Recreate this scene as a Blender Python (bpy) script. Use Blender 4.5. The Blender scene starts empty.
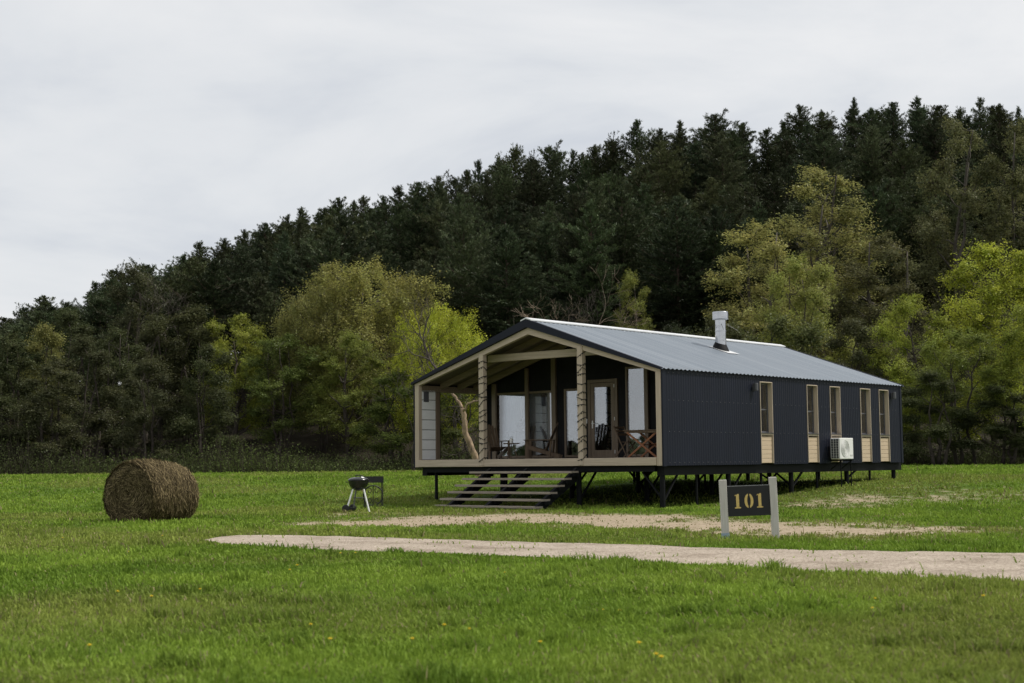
import bpy, math, random
import numpy as np
from mathutils import Vector, Matrix, Euler

C = bpy.context.scene.collection
SC = bpy.context.scene
PI = math.pi
R_ = math.radians
rng = np.random.default_rng(7)
random.seed(7)

# ------------------------------------------------------------------ camera (fitted to the photo)
PITCH, ROLL, EYE, FPX = 0.0845, -0.0098, 1.1204, 1422.2
_f = np.array([0, math.cos(PITCH), math.sin(PITCH)])
_r0 = np.array([1.0, 0, 0]); _u0 = np.cross(_r0, _f)
_rt = math.cos(ROLL)*_r0 + math.sin(ROLL)*_u0
_up = -math.sin(ROLL)*_r0 + math.cos(ROLL)*_u0
cam = bpy.data.cameras.new('camera'); cam.lens = 50.0; cam.sensor_width = 36.0
cam.clip_start = 0.1; cam.clip_end = 4000
cam.dof.use_dof = True; cam.dof.focus_distance = 41.0; cam.dof.aperture_fstop = 2.8
camo = bpy.data.objects.new('camera', cam); C.objects.link(camo)
M = Matrix(((_rt[0], _up[0], -_f[0], 0), (_rt[1], _up[1], -_f[1], 0), (_rt[2], _up[2], -_f[2], EYE), (0, 0, 0, 1)))
camo.matrix_world = M
SC.camera = camo

def ray(px, py):
    return _f*FPX + _rt*(px-512) - _up*(py-341.5)
def at_depth(px, py, D):
    """point of the place seen in direction (px, py) at world depth Y = D"""
    d = ray(px, py); t = D/d[1]
    return np.array([0, 0, EYE]) + t*d

# ------------------------------------------------------------------ noise helpers
_perm = np.random.default_rng(3).permutation(4096)
_val = np.random.default_rng(4).random(4096)
def vnoise(x, y):
    x = np.asarray(x, float); y = np.asarray(y, float)
    xi = np.floor(x).astype(int); yi = np.floor(y).astype(int)
    xf = x-xi; yf = y-yi
    xf = xf*xf*(3-2*xf); yf = yf*yf*(3-2*yf)
    def h(a, b): return _val[(_perm[(a & 4095)] + b*57) & 4095]
    return (h(xi, yi)*(1-xf)+h(xi+1, yi)*xf)*(1-yf) + (h(xi, yi+1)*(1-xf)+h(xi+1, yi+1)*xf)*yf
def fbm(x, y, o=4):
    s = 0; a = .5; t = 0
    for i in range(o):
        s = s + a*vnoise(x*2**i+17.3*i, y*2**i-9.1*i); t += a; a *= .5
    return s/t
def sst(t):
    t = np.clip(t, 0, 1); return t*t*(3-2*t)

def ground_z(X, Y):
    X = np.asarray(X, float); Y = np.asarray(Y, float)
    a = .75*sst((Y-38)/24); b = .58*sst((X-3)/10)*sst((Y-36)/12)
    g = -.18 + (a**4+b**4)**.25
    Hc = np.interp(X, [-140, -90, -55, -20, 38, 60, 140], [3, 5, 10.5, 20, 31.5, 33, 34])
    Yf = np.interp(X, [-60, 0, 60], [104, 98, 92])
    t = np.clip((Y-Yf)/(190-Yf), 0, 1)
    g = g + Hc*(t**1.15)*(1-.15*np.clip((Y-190)/200, 0, 1))
    g = g + .05*(fbm(X*.12, Y*.12, 3)-.5)*sst((Y-4)/10)
    return g
def gz(x, y): return float(ground_z(x, y))

# ------------------------------------------------------------------ materials
def newmat(name):
    m = bpy.data.materials.new(name); m.use_nodes = True
    nt = m.node_tree; nt.nodes.clear()
    out = nt.nodes.new('ShaderNodeOutputMaterial')
    return m, nt, out
def N(nt, t, **kw):
    n = nt.nodes.new(t)
    for k, v in kw.items():
        if k in n.inputs.keys(): n.inputs[k].default_value = v
        else: setattr(n, k, v)
    return n
def L(nt, a, b): nt.links.new(a, b)
def ramp(nt, fac, stops):
    r = nt.nodes.new('ShaderNodeValToRGB')
    e = r.color_ramp.elements
    while len(e) < len(stops): e.new(.5)
    for i, (p, c) in enumerate(stops):
        e[i].position = p; e[i].color = (c[0], c[1], c[2], 1)
    L(nt, fac, r.inputs['Fac']); return r.outputs['Color']

def simple(name, c1, c2=None, rough=.6, metal=0.0, scale=6.0, stretch=(1, 1, 1), bump=0.0, detail=5.0, spec=.4, lo=.3, hi=.7):
    """noise-mottled surface"""
    m, nt, out = newmat(name)
    b = N(nt, 'ShaderNodeBsdfPrincipled', Roughness=rough, Metallic=metal)
    b.inputs['Specular IOR Level'].default_value = spec
    c2 = c2 or tuple(v*.75 for v in c1)
    tc = N(nt, 'ShaderNodeTexCoord'); mp = N(nt, 'ShaderNodeMapping'); mp.inputs['Scale'].default_value = stretch
    L(nt, tc.outputs['Object'], mp.inputs['Vector'])
    n = N(nt, 'ShaderNodeTexNoise', Scale=scale, Detail=detail, Roughness=.6)
    L(nt, mp.outputs['Vector'], n.inputs['Vector'])
    L(nt, ramp(nt, n.outputs['Fac'], [(lo, c2), (hi, c1)]), b.inputs['Base Color'])
    if bump:
        bp = N(nt, 'ShaderNodeBump', Strength=bump, Distance=.02)
        L(nt, n.outputs['Fac'], bp.inputs['Height']); L(nt, bp.outputs['Normal'], b.inputs['Normal'])
    L(nt, b.outputs['BSDF'], out.inputs['Surface'])
    return m

MAT = {}
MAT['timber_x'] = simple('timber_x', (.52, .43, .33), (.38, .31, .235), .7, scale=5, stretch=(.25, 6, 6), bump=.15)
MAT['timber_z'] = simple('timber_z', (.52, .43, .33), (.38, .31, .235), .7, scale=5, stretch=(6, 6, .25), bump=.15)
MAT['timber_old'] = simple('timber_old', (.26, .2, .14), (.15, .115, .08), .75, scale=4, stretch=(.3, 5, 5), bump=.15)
MAT['larch'] = simple('larch', (.58, .46, .33), (.47, .36, .24), .6, scale=4, stretch=(5, .4, 9), bump=.05)
MAT['deck'] = simple('deck', (.2, .16, .12), (.12, .095, .07), .7, scale=5, stretch=(1, 6, 6), bump=.1)
MAT['tread'] = simple('tread', (.36, .31, .25), (.23, .19, .15), .75, scale=5, stretch=(.5, 5, 5), bump=.1)
MAT['cladding'] = simple('cladding', (.0075, .0102, .021), (.0058, .0078, .016), .5, scale=1.3, stretch=(1, 1, .5), spec=.22)
MAT['steel_black'] = simple('steel_black', (.007, .0075, .009), (.004, .0045, .005), .6, spec=.15)
MAT['roof'] = simple('roof', (.235, .265, .3), (.155, .185, .22), .4, metal=.3, scale=1.6, stretch=(.06, 3.4, .06), spec=.5)
MAT['ridge'] = simple('ridge', (.72, .73, .74), (.6, .61, .62), .4, metal=.3, scale=2)
MAT['flue'] = simple('flue', (.56, .57, .59), (.42, .43, .45), .16, metal=1.0, scale=3, stretch=(1, 1, 3))
MAT['white_board'] = simple('white_board', (.88, .88, .89), (.8, .8, .8), .5, scale=3, stretch=(1, 1, 6))
MAT['white_plastic'] = simple('white_plastic', (.78, .78, .76), (.7, .7, .68), .4, scale=3)
MAT['dark_wall'] = simple('dark_wall', (.016, .016, .017), (.01, .01, .011), .75, scale=4, spec=.15)
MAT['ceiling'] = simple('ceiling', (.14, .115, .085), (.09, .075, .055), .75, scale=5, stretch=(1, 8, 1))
MAT['frame_brown'] = simple('frame_brown', (.2, .15, .1), (.14, .1, .07), .5, scale=5, stretch=(6, 6, .4))
MAT['chair_wood'] = simple('chair_wood', (.13, .085, .05), (.07, .045, .027), .65, scale=5, stretch=(4, 4, .6))
MAT['red_wood'] = simple('red_wood', (.3, .12, .05), (.2, .075, .03), .55, scale=5, stretch=(3, 3, .6))
MAT['curtain'] = simple('curtain', (.6, .62, .66), (.52, .54, .58), .9, scale=3)
MAT['wire'] = simple('wire', (.014, .014, .014), None, .5)
MAT['bulb'] = simple('bulb', (.5, .45, .35), None, .2)
MAT['grey_post'] = simple('grey_post', (.6, .565, .53), (.46, .43, .4), .8, scale=5, stretch=(6, 6, .5), bump=.15)
MAT['post_paint'] = simple('post_paint', (.33, .42, .5), (.25, .32, .4), .7, scale=20)
MAT['sign_black'] = simple('sign_black', (.016, .016, .018), (.012, .012, .013), .6)
MAT['gold'] = simple('gold', (.72, .53, .2), (.6, .42, .13), .5, metal=.1, scale=20)
MAT['enamel'] = simple('enamel', (.014, .014, .016), None, .25, spec=.5)
MAT['aluminium'] = simple('aluminium', (.88, .88, .87), (.8, .8, .79), .5)
MAT['ash_grey'] = simple('ash_grey', (.26, .26, .27), (.18, .18, .19), .45, metal=.4, scale=12)
MAT['iron'] = simple('iron', (.02, .02, .02), (.012, .012, .012), .6)
MAT['ac_dark'] = simple('ac_dark', (.05, .055, .06), (.03, .035, .04), .5)
MAT['lamp_grey'] = simple('lamp_grey', (.1, .1, .11), (.08, .08, .09), .5)
MAT['bark'] = simple('bark', (.075, .06, .048), (.035, .028, .023), .9, scale=4, stretch=(3, 3, .6), bump=.4)
MAT['bark_pale'] = simple('bark_pale', (.42, .3, .19), (.09, .065, .045), .85, scale=4.5, stretch=(1.6, 1.6, .9), bump=.4)
MAT['bark_grey'] = simple('bark_grey', (.095, .08, .065), (.05, .042, .034), .9, scale=3, stretch=(3, 3, .8), bump=.4)
MAT['bark_mid'] = simple('bark_mid', (.3, .23, .165), (.16, .12, .09), .85, scale=3, stretch=(3, 3, .8), bump=.4)
MAT['bark_pine'] = simple('bark_pine', (.1, .065, .045), (.045, .032, .025), .9, scale=4, stretch=(3, 3, .6), bump=.4)
MAT['bottle'] = simple('bottle', (.03, .06, .05), None, .15)
MAT['yellow'] = simple('yellow', (.75, .6, .04), (.7, .5, .03), .7, scale=30)
MAT['green_stem'] = simple('green_stem', (.1, .16, .04), None, .7)

def glass_mat():
    m, nt, out = newmat('window_glass')
    lw = N(nt, 'ShaderNodeFresnel', IOR=1.5)
    fr = N(nt, 'ShaderNodeMath', operation='ADD'); fr.inputs[1].default_value = .16; fr.use_clamp = True
    L(nt, lw.outputs['Fac'], fr.inputs[0])
    tr = N(nt, 'ShaderNodeBsdfTransparent'); tr.inputs['Color'].default_value = (.8, .83, .85, 1)
    gl = N(nt, 'ShaderNodeBsdfGlossy', Roughness=.015); gl.inputs['Color'].default_value = (.95, .97, 1, 1)
    mx = N(nt, 'ShaderNodeMixShader'); L(nt, fr.outputs[0], mx.inputs['Fac'])
    L(nt, tr.outputs[0], mx.inputs[1]); L(nt, gl.outputs[0], mx.inputs[2]); L(nt, mx.outputs[0], out.inputs['Surface'])
    return m
MAT['glass'] = glass_mat()

def leaf_mat(name, transl=.35, rough=.6):
    """colour = the object's own colour varied leaf by leaf and spray by spray (attribute tint)"""
    m, nt, out = newmat(name)
    oi = N(nt, 'ShaderNodeObjectInfo'); at = N(nt, 'ShaderNodeAttribute', attribute_name='tint')
    mul = N(nt, 'ShaderNodeMix', data_type='RGBA', blend_type='MULTIPLY'); mul.inputs['Factor'].default_value = 1
    L(nt, oi.outputs['Color'], mul.inputs['A']); L(nt, at.outputs['Color'], mul.inputs['B'])
    d = N(nt, 'ShaderNodeBsdfDiffuse'); t = N(nt, 'ShaderNodeBsdfTranslucent')
    g = N(nt, 'ShaderNodeBsdfGlossy', Roughness=.45); g.inputs['Color'].default_value = (.5, .5, .5, 1)
    L(nt, mul.outputs['Result'], d.inputs['Color']); L(nt, mul.outputs['Result'], t.inputs['Color'])
    mx = N(nt, 'ShaderNodeMixShader'); mx.inputs['Fac'].default_value = transl
    L(nt, d.outputs[0], mx.inputs[1]); L(nt, t.outputs[0], mx.inputs[2])
    m2 = N(nt, 'ShaderNodeMixShader'); m2.inputs['Fac'].default_value = .025
    L(nt, mx.outputs[0], m2.inputs[1]); L(nt, g.outputs[0], m2.inputs[2])
    L(nt, m2.outputs[0], out.inputs['Surface'])
    return m
MAT['leaf'] = leaf_mat('leaf', .4)
MAT['needle'] = leaf_mat('needle', .15)

def attr_mat(name, attr, transl=.3):
    m, nt, out = newmat(name)
    at = N(nt, 'ShaderNodeAttribute', attribute_name=attr)
    d = N(nt, 'ShaderNodeBsdfDiffuse'); t = N(nt, 'ShaderNodeBsdfTranslucent')
    g = N(nt, 'ShaderNodeBsdfGlossy', Roughness=.55); g.inputs['Color'].default_value = (.5, .5, .5, 1)
    L(nt, at.outputs['Color'], d.inputs['Color']); L(nt, at.outputs['Color'], t.inputs['Color'])
    mx = N(nt, 'ShaderNodeMixShader'); mx.inputs['Fac'].default_value = transl
    L(nt, d.outputs[0], mx.inputs[1]); L(nt, t.outputs[0], mx.inputs[2])
    m2 = N(nt, 'ShaderNodeMixShader'); m2.inputs['Fac'].default_value = .012
    L(nt, mx.outputs[0], m2.inputs[1]); L(nt, g.outputs[0], m2.inputs[2])
    L(nt, m2.outputs[0], out.inputs['Surface'])
    return m
MAT['grass'] = attr_mat('grass_blades', 'tint', .35)
MAT['straw'] = attr_mat('straw', 'tint', .1)

# ------------------------------------------------------------------ mesh builder
class MB:
    def __init__(s): s.v = []; s.f = []; s.n = 0; s.tint = []
    def add(s, verts, faces):
        verts = np.asarray(verts, float).reshape(-1, 3)
        s.v.append(verts); n = s.n
        s.f.extend([tuple(i+n for i in f) for f in faces]); s.n += len(verts)
        return s
    def box(s, x0, x1, y0, y1, z0, z1, bev=0.0, M=None):
        if x0 > x1: x0, x1 = x1, x0
        if y0 > y1: y0, y1 = y1, y0
        if z0 > z1: z0, z1 = z1, z0
        b = min(bev, .45*min(x1-x0, y1-y0, z1-z0))
        if b <= 0:
            V = [(x, y, z) for z in (z0, z1) for y in (y0, y1) for x in (x0, x1)]
            F = [(0, 2, 3, 1), (4, 5, 7, 6), (0, 1, 5, 4), (2, 6, 7, 3), (0, 4, 6, 2), (1, 3, 7, 5)]
        else:                                      # chamfered box: 24 verts
            V = []; idx = {}
            lo = (x0, y0, z0); hi = (x1, y1, z1)
            for sx in (0, 1):
                for sy in (0, 1):
                    for sz in (0, 1):
                        sg = (sx, sy, sz)
                        for a in range(3):
                            p = []
                            for k in range(3):
                                e = hi[k] if sg[k] else lo[k]
                                if k != a: e += -b if sg[k] else b
                                p.append(e)
                            idx[(sx, sy, sz, a)] = len(V); V.append(p)
            F = []
            for a in range(3):
                o = [k for k in range(3) if k != a]
                for sa in (0, 1):
                    loop = []
                    for (p, q) in ((0, 0), (1, 0), (1, 1), (0, 1)):
                        sg = [0, 0, 0]; sg[a] = sa; sg[o[0]] = p; sg[o[1]] = q
                        loop.append(idx[(*sg, a)])
                    F.append(tuple(loop))
            for a in range(3):                     # edges along axis a
                o = [k for k in range(3) if k != a]
                for p in (0, 1):
                    for q in (0, 1):
                        s0 = [0, 0, 0]; s1 = [0, 0, 0]; s1[a] = 1
                        for sg in (s0, s1): sg[o[0]] = p; sg[o[1]] = q
                        F.append((idx[(*s0, o[0])], idx[(*s1, o[0])], idx[(*s1, o[1])], idx[(*s0, o[1])]))
            for sx in (0, 1):
                for sy in (0, 1):
                    for sz in (0, 1):
                        F.append(tuple(idx[(sx, sy, sz, a)] for a in range(3)))
        V = np.array(V, float)
        if M is not None: V = np.array([tuple(M @ Vector(p)) for p in V])
        return s.add(V, F)
    def bar(s, p, q, w, h, bev=0.0, up=(0, 0, 1)):
        """rectangular bar from p to q; w across, h along up"""
        p = Vector(p); q = Vector(q); d = q-p; ln = d.length; d.normalize()
        u = Vector(up); sd = d.cross(u)
        if sd.length < 1e-4: sd = d.cross(Vector((1, 0, 0)))
        sd.normalize(); u = sd.cross(d)
        Mx = Matrix((( sd.x, d.x, u.x, p.x), (sd.y, d.y, u.y, p.y), (sd.z, d.z, u.z, p.z), (0, 0, 0, 1)))
        return s.box(-w/2, w/2, 0, ln, -h/2, h/2, bev, Mx)
    def tube(s, pts, rad, k=6, cap=True, closed=False):
        pts = np.asarray(pts, float); n = len(pts)
        rad = np.full(n, rad) if np.isscalar(rad) else np.asarray(rad, float)
        if closed: t = np.roll(pts, -1, 0)-np.roll(pts, 1, 0)
        else: t = np.gradient(pts, axis=0)
        t /= np.linalg.norm(t, axis=1)[:, None]+1e-9
        ref = np.array([.31, .17, .93]) if abs(t[:, 2]).mean() < .8 else np.array([.97, .2, .1])
        a = np.cross(t, ref); a /= np.linalg.norm(a, axis=1)[:, None]+1e-9
        b = np.cross(t, a)
        th = np.arange(k)*2*PI/k
        V = pts[:, None, :] + rad[:, None, None]*(np.cos(th)[None, :, None]*a[:, None, :]+np.sin(th)[None, :, None]*b[:, None, :])
        F = []
        for i in range(n if closed else n-1):
            i2 = (i+1) % n
            for j in range(k):
                F.append((i*k+j, i*k+(j+1) % k, i2*k+(j+1) % k, i2*k+j))
        if cap and not closed:
            F.append(tuple(range(k))[::-1]); F.append(tuple((n-1)*k+j for j in range(k)))
        return s.add(V.reshape(-1, 3), F)
    def lathe(s, prof, k=24, M=None, cap=True):
        prof = np.asarray(prof, float); n = len(prof)
        th = np.arange(k)*2*PI/k
        V = np.stack([prof[:, 0][:, None]*np.cos(th), prof[:, 0][:, None]*np.sin(th), np.repeat(prof[:, 1][:, None], k, 1)], 2).reshape(-1, 3)
        if M is not None: V = np.array([tuple(M @ Vector(p)) for p in V])
        F = []
        for i in range(n-1):
            for j in range(k):
                F.append((i*k+j, i*k+(j+1) % k, (i+1)*k+(j+1) % k, (i+1)*k+j))
        if cap:
            F.append(tuple(range(k))[::-1]); F.append(tuple((n-1)*k+j for j in range(k)))
        return s.add(V, F)
    def prism(s, poly, axis, a, b):
        """polygon (2-D) extruded along axis 'x','y' or 'z' from a to b"""
        n = len(poly)
        def P(p, t):
            return {'x': (t, p[0], p[1]), 'y': (p[0], t, p[1]), 'z': (p[0], p[1], t)}[axis]
        V = [P(p, a) for p in poly]+[P(p, b) for p in poly]
        F = [tuple(range(n)), tuple(range(n, 2*n))[::-1]]+[(i, (i+1) % n, n+(i+1) % n, n+i) for i in range(n)]
        return s.add(V, F)
    def build(s, name, mat, parent=None, smooth=False, fix=True):
        me = bpy.data.meshes.new(name)
        V = np.concatenate(s.v)
        me.from_pydata(V.tolist(), [], s.f); me.update()
        if fix:
            import bmesh
            bm = bmesh.new(); bm.from_mesh(me); bmesh.ops.recalc_face_normals(bm, faces=bm.faces); bm.to_mesh(me); bm.free()
        if smooth: me.polygons.foreach_set('use_smooth', [True]*len(me.polygons))
        me.materials.append(mat)
        o = bpy.data.objects.new(name, me); C.objects.link(o)
        if parent: o.parent = parent
        return o

def fast_mesh(name, V, nper, mat, tint=None, tris=None, smooth=False):
    """mesh of many equal polygons: V (n*nper, 3)"""
    V = np.ascontiguousarray(V, np.float32); n = len(V)
    me = bpy.data.meshes.new(name)
    me.vertices.add(n); me.vertices.foreach_set('co', V.ravel())
    if tris is None:
        nf = n//nper
        me.loops.add(n); me.loops.foreach_set('vertex_index', np.arange(n, dtype=np.int32))
        me.polygons.add(nf); me.polygons.foreach_set('loop_start', np.arange(0, n, nper, dtype=np.int32))
    else:
        tris = np.ascontiguousarray(tris, np.int32)
        me.loops.add(tris.size); me.loops.foreach_set('vertex_index', tris.ravel())
        me.polygons.add(len(tris)); me.polygons.foreach_set('loop_start', np.arange(0, tris.size, 3, dtype=np.int32))
    me.update(calc_edges=True)
    if tint is not None:
        a = me.attributes.new('tint', 'FLOAT_COLOR', 'POINT')
        c = np.ones((n, 4), np.float32); c[:, :3] = tint
        a.data.foreach_set('color', c.ravel())
    me.materials.append(mat)
    return me

def tag(o, label=None, cat=None, group=None, kind=None):
    if label: o['label'] = label
    if cat: o['category'] = cat
    if group: o['group'] = group
    if kind: o['kind'] = kind
    return o
def thing(name, label, cat, loc=(0, 0, 0), rot=(0, 0, 0), group=None):
    o = bpy.data.objects.new(name, None); o.empty_display_size = .3; C.objects.link(o)
    o.location = loc; o.rotation_euler = rot
    return tag(o, label, cat, group)
def copy_tree(o, parent=None):
    c = o.copy(); C.objects.link(c)
    if parent: c.parent = parent
    for ch in list(o.children): copy_tree(ch, c)
    return c

# ------------------------------------------------------------------ world: high thin overcast over a Nishita sky
SUN_AZ = 1.42          # radians clockwise from +Y (from the right, high)
SUN_EL = R_(54)
def make_world():
    w = bpy.data.worlds.new('World'); SC.world = w; w.use_nodes = True
    nt = w.node_tree; nt.nodes.clear()
    out = N(nt, 'ShaderNodeOutputWorld')
    sky = N(nt, 'ShaderNodeTexSky', sky_type='NISHITA'); sky.sun_disc = False
    sky.sun_elevation = SUN_EL; sky.sun_rotation = SUN_AZ
    b1 = N(nt, 'ShaderNodeBackground', Strength=.1); L(nt, sky.outputs[0], b1.inputs['Color'])
    tc = N(nt, 'ShaderNodeTexCoord')
    mp = N(nt, 'ShaderNodeMapping'); mp.inputs['Scale'].default_value = (1.0, 1.0, 2.6); mp.inputs['Location'].default_value = (.35, .2, .5)
    L(nt, tc.outputs['Generated'], mp.inputs['Vector'])
    n = N(nt, 'ShaderNodeTexNoise', Scale=2.6, Detail=6, Roughness=.55, Distortion=.35)
    L(nt, mp.outputs['Vector'], n.inputs['Vector'])
    col = ramp(nt, n.outputs['Fac'], [(.28, (.58, .62, .69)), (.46, (.78, .80, .825)), (.6, (.875, .88, .888))])
    b2 = N(nt, 'ShaderNodeBackground', Strength=1.0); L(nt, col, b2.inputs['Color'])
    mx = N(nt, 'ShaderNodeMixShader'); mx.inputs['Fac'].default_value = .93
    L(nt, b1.outputs[0], mx.inputs[1]); L(nt, b2.outputs[0], mx.inputs[2]); L(nt, mx.outputs[0], out.inputs['Surface'])
    s = bpy.data.lights.new('sun', 'SUN'); s.energy = 3.9; s.angle = R_(6); s.color = (1, .95, .87)
    so = bpy.data.objects.new('sun', s); C.objects.link(so)
    d = Vector((math.sin(SUN_AZ)*math.cos(SUN_EL), math.cos(SUN_AZ)*math.cos(SUN_EL), math.sin(SUN_EL)))
    so.rotation_euler = d.to_track_quat('Z', 'Y').to_euler(); so.location = (20, -10, 60)
make_world()
SC.view_settings.view_transform = 'Standard'; SC.view_settings.look = 'None'
SC.view_settings.exposure = 0.0; SC.view_settings.gamma = 1.0
SC.cycles.max_bounces = 8; SC.cycles.transparent_max_bounces = 12
SC.cycles.diffuse_bounces = 3; SC.cycles.transmission_bounces = 6

# ------------------------------------------------------------------ ground, dirt, path
def on_ground(px, py):
    """where the line of sight meets the ground (used to survey the lawn)"""
    d = ray(px, py); t = 1.0
    o = np.array([0, 0, EYE]); lo, hi = 3.0/d[1], 140/d[1]
    for _ in range(50):
        m = (lo+hi)/2; p = o+m*d
        if p[2] > gz(p[0], p[1]): lo = m
        else: hi = m
    return (o+lo*d)[:2]

PATH_UP = [(203, 541), (216, 538), (240, 535.5), (300, 536), (400, 538.5), (512, 542), (620, 545), (700, 548), (850, 551.5), (940, 553), (1024, 554), (1180, 556)]
PATH_LO = [(203, 541), (222, 544), (262, 547), (330, 551), (420, 553), (512, 557), (620, 561), (700, 566), (850, 574), (940, 579), (1024, 582.5), (1180, 589)]
up_w = np.array([on_ground(*p) for p in PATH_UP]); lo_w = np.array([on_ground(*p) for p in PATH_LO])
def resample(P, n):
    d = np.r_[0, np.cumsum(np.linalg.norm(np.diff(P, axis=0), axis=1))]
    t = np.linspace(0, d[-1], n); return np.stack([np.interp(t, d, P[:, 0]), np.interp(t, d, P[:, 1])], 1)
NP = 220
up_r = resample(up_w, NP); lo_r = resample(lo_w, NP)
tt = np.linspace(0, 1, NP); env = np.clip(tt*12, 0, 1)
up_r[:, 1] += env*(fbm(tt*45, tt*0+3)-.5)*.5; lo_r[:, 1] += env*(fbm(tt*70, tt*0+8)-.5)*.5
def in_poly(x, y, poly):
    inside = np.zeros(len(x), bool); n = len(poly); j = n-1
    for i in range(n):
        xi, yi = poly[i]; xj, yj = poly[j]
        c = ((yi > y) != (yj > y)) & (x < (xj-xi)*(y-yi)/(yj-yi+1e-12)+xi)
        inside ^= c; j = i
    return inside
path_poly = np.concatenate([up_r, lo_r[::-1]])
def path_mask(x, y): return in_poly(x, y, path_poly)

DIRT = []     # worn strokes: (polyline of pixels, half width in m, strength)
for pts, w, s in (
    ([(420, 522), (470, 521), (530, 521), (610, 522), (700, 526), (770, 528), (840, 532)], 2.7, 1.2),
    ([(470, 518), (540, 516.5), (600, 518), (640, 521)], 2.6, 1.0),
    ([(290, 518), (340, 518.5), (400, 519.5), (440, 520)], 1.2, .55),
    ([(300, 521), (352, 513), (420, 514)], .8, .5),
    ([(800, 507), (900, 496), (960, 495), (1030, 494)], 2.6, .5),
    ([(850, 520), (950, 512)], 1.2, .35),
    ([(880, 488), (1000, 486)], 1.0, .35),
    ([(10, 505), (90, 508)], .8, .28), ([(200, 511), (262, 515)], .7, .35),
):
    DIRT.append((resample(np.array([on_ground(*p) for p in pts]), 24), w, s))
def dirt(x, y):
    m = np.zeros(len(x))
    nz = fbm(x*.9, y*.45, 4); nz2 = fbm(x*4+5, y*2.2+2, 3)
    for P, w, s in DIRT:
        dmin = np.full(len(x), 1e9)
        for p in P: dmin = np.minimum(dmin, (x-p[0])**2*.8+(y-p[1])**2)
        dmin = np.sqrt(dmin)
        m = np.maximum(m, s*np.exp(-(dmin/w)**2))
    nz3 = fbm(x*9+1, y*5+7, 2)
    return np.clip((m*(.15+1.5*nz)-.3+.75*(nz2-.5)*(m > .05)+.45*(nz3-.5)*(m > .05))*1.8, 0, 1)

def make_ground():
    def axis(parts):
        a = []
        for lo, hi, st in parts: a += list(np.arange(lo, hi, st))
        return np.array(a+[parts[-1][1]])
    xs = axis([(-900, -200, 100), (-200, -40, 8), (-40, -12, 1.0), (-12, 22, .25), (22, 60, 1.0), (60, 200, 8), (200, 900, 100)])
    ys = axis([(-900, -100, 100), (-100, 0, 10), (0, 8, 1), (8, 48, .25), (48, 130, 1.5), (130, 220, 6), (220, 900, 60)])
    X, Y = np.meshgrid(xs, ys); sh = X.shape
    Z = ground_z(X, Y)
    V = np.stack([X, Y, Z], 2).reshape(-1, 3); nx = len(xs); ny = len(ys)
    i, j = np.meshgrid(np.arange(nx-1), np.arange(ny-1)); k = (j*nx+i).ravel()
    F = np.stack([k, k+1, k+1+nx, k+nx], 1)
    me = bpy.data.meshes.new('ground'); me.from_pydata(V.tolist(), [], F.tolist()); me.update()
    d = np.zeros(len(V)); near = (V[:, 1] > 5) & (V[:, 1] < 60) & (abs(V[:, 0]) < 40)
    d[near] = dirt(V[near, 0], V[near, 1])
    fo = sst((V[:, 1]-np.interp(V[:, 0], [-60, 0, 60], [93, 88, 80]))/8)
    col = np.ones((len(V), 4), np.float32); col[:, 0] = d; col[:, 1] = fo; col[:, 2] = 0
    a = me.attributes.new('cover', 'FLOAT_COLOR', 'POINT'); a.data.foreach_set('color', col.ravel())
    me.polygons.foreach_set('use_smooth', [True]*len(me.polygons))
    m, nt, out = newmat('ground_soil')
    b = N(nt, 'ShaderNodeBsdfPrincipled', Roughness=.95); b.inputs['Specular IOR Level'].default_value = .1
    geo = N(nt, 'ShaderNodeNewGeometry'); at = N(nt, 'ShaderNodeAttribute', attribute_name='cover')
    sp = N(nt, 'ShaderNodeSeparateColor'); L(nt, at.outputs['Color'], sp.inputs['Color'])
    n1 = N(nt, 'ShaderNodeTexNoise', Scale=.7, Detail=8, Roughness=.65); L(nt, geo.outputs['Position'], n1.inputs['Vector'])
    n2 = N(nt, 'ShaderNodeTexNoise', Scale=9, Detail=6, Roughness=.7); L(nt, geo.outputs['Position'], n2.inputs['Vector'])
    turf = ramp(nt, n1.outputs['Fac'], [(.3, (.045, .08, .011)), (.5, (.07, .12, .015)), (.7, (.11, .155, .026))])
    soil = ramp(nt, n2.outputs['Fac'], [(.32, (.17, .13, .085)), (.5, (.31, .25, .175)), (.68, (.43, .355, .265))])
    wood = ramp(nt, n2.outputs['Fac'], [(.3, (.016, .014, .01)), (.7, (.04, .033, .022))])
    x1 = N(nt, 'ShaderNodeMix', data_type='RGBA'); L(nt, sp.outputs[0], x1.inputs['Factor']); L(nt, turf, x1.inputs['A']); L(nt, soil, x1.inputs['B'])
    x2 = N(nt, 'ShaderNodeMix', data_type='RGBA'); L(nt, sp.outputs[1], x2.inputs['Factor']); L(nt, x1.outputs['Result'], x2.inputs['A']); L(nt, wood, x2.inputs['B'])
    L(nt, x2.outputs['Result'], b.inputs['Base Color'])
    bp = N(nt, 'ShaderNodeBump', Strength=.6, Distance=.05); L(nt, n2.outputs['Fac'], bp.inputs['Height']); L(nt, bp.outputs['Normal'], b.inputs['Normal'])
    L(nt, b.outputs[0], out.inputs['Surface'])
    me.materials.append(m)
    o = bpy.data.objects.new('ground', me); C.objects.link(o)
    tag(o, 'green meadow with worn patches rising into the wooded hill', None, None, 'structure')
make_ground()

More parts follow.
